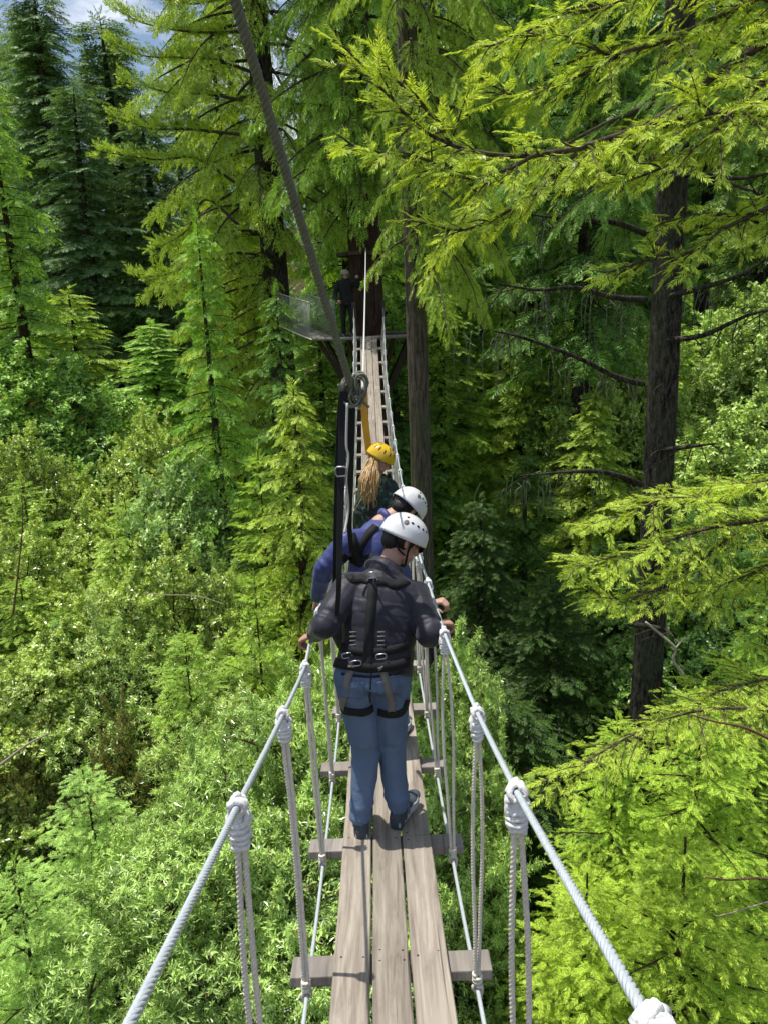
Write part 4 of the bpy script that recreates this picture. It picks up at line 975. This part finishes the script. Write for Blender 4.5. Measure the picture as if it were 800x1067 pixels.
# broadleaf slope on the left
LS = [(20, 455, 21, 'oak1', 'bushy green tree at the left edge, below the pale olive one'), (95, 480, 20, 'oak0', 'rounded tree with yellowish tips beneath the dark cleft'), (185, 500, 18, 'pale0', 'pale leafy tree below the bright young fir'), (250, 545, 16, 'bay1', 'leafy tree tucked under the dark young fir'),
      (-5, 560, 16, 'oak0', 'wide leafy tree at the left edge, half way down the photo'), (80, 575, 16, 'bay0', 'fine-leaved tree in the middle of the left slope'), (160, 590, 14.5, 'oak1', 'dense leafy tree in mid slope left of the blue jacket'), (235, 610, 13, 'bay2', 'fine-leaved tree left of the front man'),
      (30, 660, 13, 'oak1', 'dark leafy tree above the brown gap in the lower left'), (215, 690, 11, 'bay0', 'shining fine-leaved tree left of the nearest white knots'), (130, 680, 12.5, 'bay1', 'narrow-leaved tree right of the brown gap in the lower left')]
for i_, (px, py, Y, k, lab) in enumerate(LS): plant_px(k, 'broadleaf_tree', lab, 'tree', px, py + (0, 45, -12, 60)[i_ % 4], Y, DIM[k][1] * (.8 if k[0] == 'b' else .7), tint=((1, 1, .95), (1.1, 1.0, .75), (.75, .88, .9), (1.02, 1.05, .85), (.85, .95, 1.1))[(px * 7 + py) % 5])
plant_px('bay1', 'dry_shrub', 'dry brown shrub in the gap above the lower left young redwood', 'shrub', 112, 752, 11.5, 1.0, tint=(.55, .42, .34))
plant_px('bay2', 'dry_shrub', 'small brownish shrub at the left edge, beside the pale leaning stick', 'shrub', 30, 745, 11.8, .9, tint=(.6, .48, .38))
for px, py, Y, k, R_, t, lab in ((128, 520, 17.5, 'young1', 2.0, (1, 1.1, 1.2), 'small feathery conifer rising from the left slope above the brown gap'), (22, 500, 19, 'young0', 2.2, (1, 1.1, 1.2), 'small conifer at the left edge above the wide leafy tree'), (270, 470, 17, 'young1', 2.0, (1.05, 1.15, .9), 'young redwood with layered bright fans under the dark young fir'), (262, 600, 12.5, 'young0', 1.6, (1.05, 1.15, 1.0), 'small redwood peeping out left of the blue jacket'), (112, 555, 17, 'red1', 2.3, (1, 1.08, 1.0), 'feathery redwood standing above the middle of the left slope'), (190, 655, 12.0, 'young1', 1.7, (1.0, 1.12, 1.2), 'feathery young redwood among the fine-leaved trees of the lower left'), (20, 600, 15, 'young1', 2.0, (1.0, 1.1, 1.0), 'feathery young redwood at the left edge, half way down'), (60, 640, 13.5, 'fir1', 1.9, (1.1, 1.2, 1.1), 'small dark fir between the leafy trees of the lower left')): plant_px(k, 'small_conifer', lab, 'tree', px, py, Y, R_, tint=t)
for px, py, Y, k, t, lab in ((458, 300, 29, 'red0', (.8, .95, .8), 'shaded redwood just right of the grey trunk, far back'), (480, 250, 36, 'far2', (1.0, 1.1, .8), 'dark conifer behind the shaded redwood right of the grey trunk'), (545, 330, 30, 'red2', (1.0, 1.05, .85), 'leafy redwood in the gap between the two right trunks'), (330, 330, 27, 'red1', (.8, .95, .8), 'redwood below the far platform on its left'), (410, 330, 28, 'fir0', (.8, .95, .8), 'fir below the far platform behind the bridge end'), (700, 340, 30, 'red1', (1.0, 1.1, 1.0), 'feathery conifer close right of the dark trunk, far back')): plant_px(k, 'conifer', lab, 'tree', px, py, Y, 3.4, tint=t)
# close bay trees under the bridge
BS = [(270, 760, 8.6, 'bay0', 'fine-leaved bay tree behind the middle left ropes'), (200, 860, 7.8, 'bay2', 'fine-leaved bay tree under the nearest left cable'), (290, 930, 7.2, 'bay1', 'bay tree left of the planks at the bottom of the photo'), (330, 700, 9.5, 'bay2', 'bay tree showing between the left ropes and the jeans'),
      (455, 800, 8.8, 'bay1', 'bay tree right of the planks in the shade'), (400, 640, 11, 'bay0', 'bay tree directly beneath the people on the bridge'), (462, 712, 10.5, 'bay2', 'shaded bay tree under the right cable')]
for px, py, Y, k, lab in BS: plant_px(k, 'bay_tree', lab, 'tree', px, py, Y, 2.3 if px < 440 else 1.5, tint=(.95, 1, .95))
# young redwoods seen from above
plant_px('young0', 'redwood_sapling', 'young redwood seen from above with a thin dark trunk, lower left', 'tree', 92, 800, 9.2, 1.9, tint=(1.1, 1.25, 1.9))
plant_px('young1', 'redwood_sapling', 'young redwood cut by the lower left corner', 'tree', 10, 900, 7.2, 1.5, tint=(1.1, 1.25, 1.8))
plant_px('young1', 'redwood_sapling', 'golden green young redwood filling the lower right corner', 'tree', 720, 870, 7.0, 2.2, tint=(1.15, 1.2, .8))
plant_px('young0', 'redwood_sapling', 'golden green young redwood below the right ropes', 'tree', 610, 905, 7.6, 2.0, tint=(1.15, 1.2, .8))
plant_px('young1', 'redwood_sapling', 'bright young redwood in front of the foot of the right-hand trunk', 'tree', 735, 720, 9.5, 2.1, tint=(1.1, 1.2, .85))
plant_px('young0', 'redwood_sapling', 'bright green young redwood reaching toward the right cable', 'tree', 640, 745, 9.8, 1.6, tint=(1.1, 1.2, .85))
plant_px('young0', 'redwood_sapling', 'leafy young redwood at the right edge in mid height', 'tree', 800, 600, 11, 1.9, tint=(1.1, 1.2, .9))
# right background
RB = [(520, 310, 32, 'red1', 'redwood_tree', 'sunlit redwood in the gap right of the grey trunk', (1.1, 1.15, .9)), (590, 330, 30, 'pale0', 'broadleaf_tree', 'pale tree seen between the dead limbs of the dark trunk', (1.05, 1.1, .8)), (650, 360, 27, 'oak1', 'broadleaf_tree', 'leafy tree behind the dark trunk on its left', (1, 1.05, .9)),
      (745, 330, 33, 'pale0', 'broadleaf_tree', 'grey-green tree on the far slope right of the dark trunk', (1.05, 1.05, .75)), (800, 300, 28, 'pale0', 'broadleaf_tree', 'pale tree on the right edge behind the dark trunk', (1.05, 1.02, .75)), (770, 430, 22, 'pale0', 'broadleaf_tree', 'silvery leafed tree right of the dark trunk at mid height', (1.05, 1.02, .7)),
      (545, 470, 22, 'fir1', 'fir_tree', 'shaded fir low between the grey trunk and the dark trunk', (.65, .72, .55)), (615, 410, 24, 'red0', 'redwood_tree', 'half lit redwood left of the dark trunk', (1, 1.05, .85)), (500, 520, 18, 'fir0', 'fir_tree', 'dark fir right of the white helmets', (.36, .42, .34)),  # low tints on the firs here paint the hollow's shade into their needles
      (570, 600, 15, 'fir1', 'fir_tree', 'dark fir in deep shade above the bright sapling', (.36, .42, .34)), (640, 560, 17, 'fir0', 'fir_tree', 'dark fir behind the bright overhanging cluster', (.5, .58, .45)), (745, 560, 15, 'oak0', 'broadleaf_tree', 'leafy tree right of the dark trunk near its foot', (.75, .95, .9)), (530, 720, 12, 'fir1', 'fir_tree', 'low shaded fir just right of the upper right knots', (.34, .40, .32))]  # fir tints darkened likewise, deepening the shade of the hollow by colour
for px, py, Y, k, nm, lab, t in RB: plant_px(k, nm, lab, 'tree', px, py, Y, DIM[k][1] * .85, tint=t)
UB = [(505, -120, 40, 'tall0', 'tall dark fir in the upper middle behind the grey trunk', (1.0, 1.05, .8)), (590, -160, 44, 'tall0', 'tall dark fir behind the upper right boughs', (1.1, 1.15, .8)), (670, -120, 41, 'far1', 'tall dark fir directly behind the top of the dark trunk', (1.0, 1.1, .7)), (760, -140, 43, 'tall0', 'tall fir in the upper right corner behind the boughs', (1.2, 1.25, .8)), (830, -120, 38, 'far0', 'tall fir cut by the right edge behind the boughs', (1.2, 1.25, .8)), (440, -200, 33, 'tall0', 'tall dark fir behind the platform redwood', (.85, .95, .7)), (385, -220, 40, 'far2', 'dark fir straight behind the far platform', (.9, 1.0, .7)), (545, -60, 52, 'far2', 'fir deep in the woods between the two upper middle firs', (1.0, 1.1, .8)), (620, -180, 27, 'tall0', 'shady high-crowned fir between the grey trunk and the dark trunk', (.8, .9, .8))]
for px, py, Y, k, lab, t in UB: plant_px(k, 'fir_tree', lab, 'tree', px, py, Y, 4.6, tint=t)
# forest on the far slope
q = np.random.default_rng(77); n = 0
while n < 95:
    Y = q.uniform(45, 125); x = q.uniform(-.75, .75) * Y
    if -.36 < x / Y < -.22 and Y < 75: continue
    px = 400 + 800 * x / (Y * .966)
    ht = q.uniform(20, 34)
    if 40 < px < 200: ht = min(ht, 3 + .28 * Y - ground(x, Y)) if 3 + .28 * Y - ground(x, Y) > 8 else 0
    if ht < 6: continue
    k = ('far0', 'far1', 'far2')[n % 3]; c = q.uniform(.8, 1.5)
    plant(k, 'forest_tree', 'conifer of the woods on the far slope, behind all nearer trees', 'tree', x, Y, float(ground(x, Y)) + ht, q.uniform(3.2, 4.8), tint=(c * .95, c * 1.05, c * .95), group='conifers of the far slope'); n += 1
# ------------------------------------------------------------------ the three big trunks by the bridge
def hero_tree(name, label, x, y, r0, ztop, bark, leaf, boughs, kind, spl, tint=(1, 1, 1), extra=None, **kw):
    gz = float(ground(x, y)) - .3; e = thing(name, label, 'tree', (x, y, gz)); rg = np.random.default_rng(int(x * 100 + y * 10) % 9999)
    w = MB(); H = ztop - gz; trunk_tube(w, [(x, y, gz), (x + .03, y, gz + H * .3), (x - .02, y + .02, gz + H * .6), (x, y, ztop)], [r0 * 1.45, r0 * 1.12, r0 * 1.02, r0 * .97, r0 * .9, r0 * .82, r0 * .7, r0 * .5, r0 * .25], 40, .045, rg, .22)
    F = Fol()
    for b in boughs: bough(F, rg, b['p'], b['d'], b['L'], spl, **{**kw, **{k: v for k, v in b.items() if k not in 'pdL'}})
    F.woodmesh(w, 6, 1); w.build('trunk', [BK[bark], BK['twig']], e)
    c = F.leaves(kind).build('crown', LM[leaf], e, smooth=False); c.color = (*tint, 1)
    return e, rg
def ring_boughs(rg, x, y, r, z0, z1, n, L0, L1, el0=-.2, el1=.2, az=(0, 2 * PI)):
    out = []
    for i in range(n):
        u = (i + rg.uniform(0, 1)) / n; a = az[0] + (az[1] - az[0]) * ((i * .618034) % 1) + rg.normal(0, .15); e = el0 + (el1 - el0) * u + rg.normal(0, .08); d = np.array([math.cos(a) * math.cos(e), math.sin(a) * math.cos(e), math.sin(e)])
        out.append(dict(p=np.array([x, y, z0 + (z1 - z0) * u]) + d * r * .8, d=d, L=(L0 + (L1 - L0) * u) * rg.uniform(.7, 1.15)))
    return out
rgh = np.random.default_rng(21)
hero_tree('redwood_tree', 'redwood with reddish trunk rising through the far platform, dark boughs above it', PX, PY, .45, 24, 'redwood', 'redwood', ring_boughs(rgh, PX, PY, .5, 3.8, 22, 70, 3.8, 2.4, -.25, .1) + ring_boughs(rgh, PX, PY, .4, 2.9, 13, 52, 2.2, 2.6, -.4, -.1, (-2.5, -.7)), 'mid', .36, (.72, .88, .7), droop=.75, hang=.5, gap=.22, roll=.4)
FX, FY = P(437, 500, 17)[0], 17.0
hero_tree('redwood_tree', 'tall grey-brown furrowed redwood trunk just right of the bridge', FX, FY, .225, 20, 'grey', 'redwood',
          ring_boughs(rgh, FX, FY, .3, .9, 19, 60, 3.2, 2.4, -.35, .1, (-1.3, 1.5)) + ring_boughs(rgh, FX, FY, .2, .9, 8, 20, 1.7, 2.2, -.35, -.1, (-1.4, -.2)) + ring_boughs(rgh, FX, FY, .2, 1.3, 9, 30, 1.1, 1.5, -.4, -.1, (-2.9, -.8)), 'hi', .27, (.95, 1.02, .85), droop=.7, hang=.45, gap=.17)
GX, GY = 4.75, 13.0
gt, rgg = hero_tree('fir_tree', 'dark fir trunk on the right with dead limbs and hanging lichen', GX, GY, .255, 17, 'dark', 'fir',
          ring_boughs(rgh, GX, GY, .25, 1.6, 16, 46, 3.6, 2.4, -.2, .15), 'hi', .25, (1.0, 1.05, .9), droop=.5, hang=.35, gap=.16)
# the sunlit redwood left of the platform: long drooping boughs, brush-like shoots on its left side
LX, LYY = P(288, 300, 26)[0], 26.0; gz = float(ground(LX, LYY)) - .3; rl = np.random.default_rng(12)
lt = thing('redwood_tree', 'big sunlit yellow-green redwood behind the thick slanting rope', 'tree', (LX, LYY, gz)); w = MB(); trunk_tube(w, [(LX, LYY, gz), (LX, LYY, 5), (LX + .1, LYY, 21)], [.5, .42, .3, .1], 20, .05, rl, .3); F = Fol()
for b in ring_boughs(rl, LX, LYY, .4, 3.2, 20.5, 95, 4.4, 2.6, -.2, .15) + ring_boughs(rl, LX, LYY, .4, -4, 3.5, 26, 3.4, 4.0, -.2, 0, (1.7, 4.3)) + ring_boughs(rl, LX, LYY, .4, -1.5, 6, 16, 1.4, 2.2, -.3, -.1, (-2.6, -.9)): bough(F, rl, b['p'], b['d'], b['L'], .42, droop=.75, hang=.5, gap=.25, roll=.4)
G2 = Fol()
for pix, yy in (([(268, 30), (230, 34), (190, 32), (150, 24), (118, 8)], 24), ([(262, 75), (225, 62), (185, 60), (150, 58), (116, 45)], 24), ([(255, 105), (215, 98), (175, 96), (128, 82)], 24), ([(250, 140), (200, 135), (160, 134), (118, 122)], 23.6), ([(245, 190), (205, 165), (165, 166), (104, 158)], 23.4), ([(250, 235), (215, 208), (195, 240), (160, 262)], 23.6), ([(235, 300), (200, 280), (165, 288), (140, 285)], 23.6), ([(285, -10), (250, -8), (205, 4), (165, -2)], 24.4)):
    p = resample(smoothpath([P(a, b, yy + .8 - .3 * i) for i, (a, b) in enumerate(pix)], 10), .10); n = len(p); F.wood.append((p, np.linspace(.05, .012, n))); T = unit(np.gradient(p, axis=0))
    for i in range(int(n * .22), n):
        for k in range(5):
            th = rl.uniform(-.5, PI + .5); x = T[i] * .8 + np.array([0, math.cos(th), math.sin(th)]) * .9 + rl.normal(0, .2, 3); G2.spray(p[i] + rl.normal(0, .06, 3), x, rl.normal(0, .6, 3) + (0, 0, 1.), rl.uniform(.28, .5), np.clip(.75 + rl.normal(0, .2), 0, 1))
F.woodmesh(w, 5, 1, .02); w.build('trunk', [BK['dark'], BK['twig']], lt); cm_ = F.leaves('mid'); G2.leaves('brush', cm_); cr = cm_.build('crown', LM['redwood'], lt, smooth=False); cr.color = (1.0, 1.03, .9, 1)
# dead limbs of the dark trunk, each with drooping twigs
for pts in ([(668, 400), (640, 392), (600, 372), (545, 352), (515, 345)], [(668, 505), (630, 492), (590, 492), (540, 496)], [(672, 312), (640, 310), (600, 300), (560, 302), (520, 296)], [(676, 245), (640, 232), (590, 228), (540, 222)], [(690, 310), (730, 300), (775, 285), (810, 260)], [(682, 470), (715, 466), (745, 462)], [(676, 190), (720, 182), (770, 186), (820, 176)], [(686, 355), (730, 350), (775, 330), (805, 322)], [(655, 650), (690, 655), (702, 664)]):
    p = smoothpath([P(a, b, GY - .1 - .5 * i) for i, (a, b) in enumerate(pts)], 6); m = MB(); m.tube(p, np.linspace(.055, .012, len(p)), 7, caps=False)
    for i in range(3, len(p) - 1, 2):
        L = rgg.uniform(.3, .9); e = p[i] + np.array([rgg.normal(-.15, .25), rgg.normal(0, .25), -L * .7]); m.tube(smoothpath([p[i], (p[i] + e) / 2 + rgg.normal(0, .06, 3), e], 4), np.linspace(.012, .003, 9), 4, caps=False)
    m.build('limb', BK['dark'], gt)
lich = MB()
for a, b, Y, n in ((520, 345, 11.5, 26), (545, 300, 11.6, 18), (600, 300, 12, 10), (590, 375, 12.3, 9), (640, 310, 12.8, 12), (560, 230, 11.6, 12), (640, 395, 12.6, 18), (590, 495, 12, 22), (740, 300, 12.5, 22), (540, 500, 11.6, 18)):
    for k in range(n):
        p0 = P(a + rgg.normal(0, 20), b + rgg.normal(2, 5), Y + rgg.normal(0, .25)); L = rgg.uniform(.2, .95) ** 1.3; sw = rgg.normal(0, .04, 3); pth = np.array([p0, p0 + sw - (0, 0, L * .4), p0 + sw * .4 - (0, 0, L)]); lich.tube(smoothpath(pth, 4), np.linspace(.009, .002, 9), 3, caps=False)
tag(lich.build('lichen', simple('hanging lichen', (.16, .20, .11), .9, .1, .3, 6), gt), kind='stuff')
# pale broken branch hooked by the foot of the dark trunk
m = MB(); Y = 11.6; m.tube(smoothpath([P(672, 648, Y), P(690, 663, Y), P(703, 676, Y), P(701, 688, Y), P(712, 704, Y)], 8), np.linspace(.018, .028, 33), 6); m.tube(smoothpath([P(703, 676, Y), P(710, 668, Y), P(718, 664, Y)], 6), np.linspace(.02, .008, 13), 6)
tag(m.build('dead_branch', simple('bleached wood', (.42, .36, .30), .8, .2, .3, 20)), 'bleached forked dead branch beside the foot of the dark trunk', 'branch')

def stick(label, pix, Y, r0, r1, mat, dy=0.0):
    m = MB(); p = smoothpath([P(a, b, Y + dy * i) for i, (a, b) in enumerate(pix)], 8); m.tube(p, np.linspace(r0, r1, len(p)), 6); tag(m.build('dead_branch', mat), label, 'branch')
bl = simple('grey dead wood', (.34, .28, .22), .85, .15, .35, 14); br = simple('brown dead wood', (.16, .09, .055), .85, .15, .35, 14)
stick('pale leaning stick at the left edge of the photo, above the lower left young redwood', [(-20, 812), (6, 793), (30, 775), (52, 764)], 10.5, .03, .012, bl)
stick('thin bare sapling stem standing in the left slope leaves', [(14, 640), (20, 590), (24, 545), (23, 515)], 14, .022, .008, br)
stick('pale horizontal twig left of the blue jacket', [(150, 618), (175, 620), (205, 621), (235, 630)], 11.5, .010, .006, bl)
stick('brown fallen limb among the golden sapling leaves near the right edge', [(735, 914), (760, 917), (790, 915), (830, 920)], 6.3, .009, .012, br)
stick('grey mossy limb below the brown one at the right edge', [(745, 955), (770, 949), (800, 940), (840, 935)], 6.4, .006, .011, bl)
stick('slender dead branch across the bright right-hand boughs', [(720, 745), (745, 752), (775, 758), (805, 772)], 6.4, .008, .016, br)
stick('thin curled dead twig hanging under the right-hand boughs', [(617, 790), (628, 800), (631, 815), (630, 832)], 6.6, .007, .004, bl)
# ------------------------------------------------------------------ overhanging redwood on the right (trunk outside the frame)
HX, HY = 6.6, 4.6; gz = float(ground(HX, HY)) - .3; rg = np.random.default_rng(31)
ht = thing('redwood_tree', 'redwood at the right edge with bright boughs reaching over toward the bridge', 'tree', (HX, HY, gz))
w = MB(); trunk_tube(w, [(HX, HY, gz), (HX, HY, 0), (HX + .1, HY, 9)], [.42, .36, .34, .30, .22, .1], 28, .05, rg, .25); F = Fol()
def hb(pix, Ys, spl=.15, width=.34, gap=.085, r=.035, hang=.22, dens=1, seed=None, tl=None, roll=.45):
    """bright bough drawn along photo pixels at forward distances Ys; sprays on side twigs"""
    p = smoothpath([P(a, b, y) for (a, b), y in zip(pix, Ys)], 10); p = resample(p, .08); n = len(p); F.wood.append((p, np.linspace(r, .006, n)))
    T = unit(np.gradient(p, axis=0)); L = np.linalg.norm(np.diff(p, axis=0), axis=1).sum(); m = int(L / gap)
    for j in range(m + 1):
        t = .08 + .92 * j / m; i = min(n - 1, int(t * (n - 1))); d = T[i]
        for sd in (-1, 1):
            if rg.uniform() > dens: continue
            tl_ = (width * (1 - .55 * t) * rg.uniform(.4, 1.25)) * 1.6; a = sd * rad(52 + rg.normal(0, 16)); ca, sa = math.cos(a), math.sin(a)
            td = unit(np.array([d[0] * ca - d[1] * sa, d[0] * sa + d[1] * ca, d[2] * .5 + rg.normal(.02, .28) - hang * .5])); ns = max(2, int(tl_ / (spl * .40)))
            F.wood.append((np.array([p[i], p[i] + td * tl_ * .5, p[i] + td * tl_ + np.array([0, 0, -.08 * tl_])]), np.array([.007, .005, .002])))
            for k in range(ns):
                u = (k + .5) / ns; b = (-1) ** k * rad(36) * rg.uniform(.4, 1.3); cb, sb = math.cos(b), math.sin(b)
                x = np.array([td[0] * cb - td[1] * sb, td[0] * sb + td[1] * cb, td[2] - hang * u + rg.normal(.05, .16)])
                F.spray(p[i] + td * tl_ * u + np.array([0, 0, -.08 * tl_ * u * u]), x, np.array([0, 0, 1.]) + rg.normal(0, roll, 3), spl * rg.uniform(.65, 1.25), np.clip(.35 + .4 * u + .25 * t + rg.normal(0, .15), 0, 1))
    for k in range(4): F.spray(p[-1 - k * 2], T[-1] + rg.normal(0, .3, 3) + (0, 0, .15), np.array([0, 0, 1.]) + rg.normal(0, .5, 3), spl * 1.1, 1.0)
# long bough across the top right, tip left at the grey trunk
hb([(840, 120), (760, 118), (680, 130), (600, 155), (520, 162), (450, 142), (405, 100), (380, 70)], [5.2, 5.2, 5.2, 5.1, 5.0, 4.9, 4.9, 4.9], width=.40)
hb([(560, 160), (520, 180), (480, 185), (440, 165), (400, 160), (365, 150)], [5.0, 4.9, 4.85, 4.8, 4.8, 4.8], width=.22, r=.014)
hb([(600, 160), (560, 200), (520, 225), (480, 240), (440, 232)], [5.1, 5.0, 5.0, 5.0, 5.0], width=.20, r=.014)
hb([(470, 150), (440, 110), (410, 80), (400, 62)], [4.95, 4.9, 4.9, 4.9], width=.18, r=.012)
hb([(840, 20), (780, 55), (732, 88), (690, 120), (640, 150), (600, 175)], [5.6, 5.5, 5.4, 5.3, 5.3, 5.3], width=.36, r=.04)
hb([(840, -30), (776, 4), (700, 40), (650, 55), (590, 85), (540, 100), (515, 90)], [6.0, 5.9, 5.8, 5.7, 5.7, 5.7, 5.7], width=.38, r=.03)
hb([(830, -70), (740, -40), (650, 0), (580, 20), (520, 45)], [6.2, 6.1, 6.0, 6.0, 6.0], width=.42, r=.025)
hb([(640, 60), (590, 40), (545, 38), (510, 48)], [5.8, 5.8, 5.8, 5.8], width=.26, r=.012)
hb([(840, 70), (790, 90), (740, 140), (700, 170), (650, 190)], [5.2, 5.2, 5.1, 5.1, 5.1], width=.32, r=.02)
hb([(850, 190), (800, 216), (755, 238), (720, 262), (670, 272), (632, 284)], [5.4, 5.3, 5.2, 5.2, 5.2, 5.2], width=.26, r=.02)
hb([(850, 240), (790, 232), (740, 222), (690, 232)], [5.6, 5.5, 5.4, 5.4], width=.26, r=.015)
hb([(850, 30), (800, 0), (720, -30), (640, -40)], [5.6, 5.6, 5.6, 5.6], width=.4, r=.02)
hb([(520, 175), (490, 215), (465, 255), (448, 285)], [8, 8, 8, 8], width=.34, r=.012, dens=.8)
# middle right cluster and lower fans
hb([(860, 520), (800, 540), (740, 550), (690, 565), (640, 580), (600, 590)], [8, 7.9, 7.8, 7.7, 7.7, 7.7], spl=.20, width=.50, r=.03)
hb([(780, 530), (730, 520), (690, 520), (655, 535), (620, 545)], [8, 7.9, 7.9, 7.9, 7.9], spl=.20, width=.45, r=.015)
hb([(760, 560), (720, 590), (680, 615), (640, 625), (610, 612)], [7.8, 7.7, 7.6, 7.6, 7.6], spl=.20, width=.40, r=.015)
hb([(860, 560), (800, 590), (750, 610), (715, 620)], [8, 8, 8, 8], spl=.20, width=.5, r=.02)
hb([(860, 480), (800, 500), (760, 505), (725, 510)], [8.3, 8.2, 8.2, 8.2], spl=.20, width=.4, r=.02)
hb([(870, 760), (800, 740), (720, 742), (650, 770), (600, 800), (565, 815)], [7, 6.9, 6.8, 6.8, 6.8, 6.8], spl=.19, width=.42, r=.02)
hb([(870, 700), (810, 705), (750, 720), (700, 745)], [7.4, 7.3, 7.2, 7.2], spl=.19, width=.45, r=.02)
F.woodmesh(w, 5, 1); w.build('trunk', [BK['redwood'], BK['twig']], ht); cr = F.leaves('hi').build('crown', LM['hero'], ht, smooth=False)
# out of frame crowns that shade the hollow on the right
for px, py, Y, R_, lab in ((560, -420, 15, 4.2, 'tall fir right of the bridge whose crown is above the frame'), (500, -520, 20, 4.5, 'tall fir behind the grey trunk with its crown above the frame')): pass
# fern and shrub carpet on the forest floor
q = np.random.default_rng(9); F = Fol()
for i in range(9000):
    y = 1 + 84 * q.uniform() ** 1.5; x = q.uniform(-.75, .75) * (y + 8); g = float(ground(x, y))
    for k in range(4):
        a = q.uniform(0, 6.28); F.spray(np.array([x, y, g]) + q.normal(0, .12, 3) * (1, 1, .3), (math.cos(a), math.sin(a), q.uniform(.3, 1)), (0, 0, 1.), q.uniform(.5, 1.0) * (1 + y / 50), q.uniform(.1, .8))
u = F.leaves('mid').build('undergrowth', LM['fir'], None, smooth=False); u.color = (1.3, 1.3, 1, 1); tag(u, 'ferns and low shrubs covering the forest floor', kind='stuff')
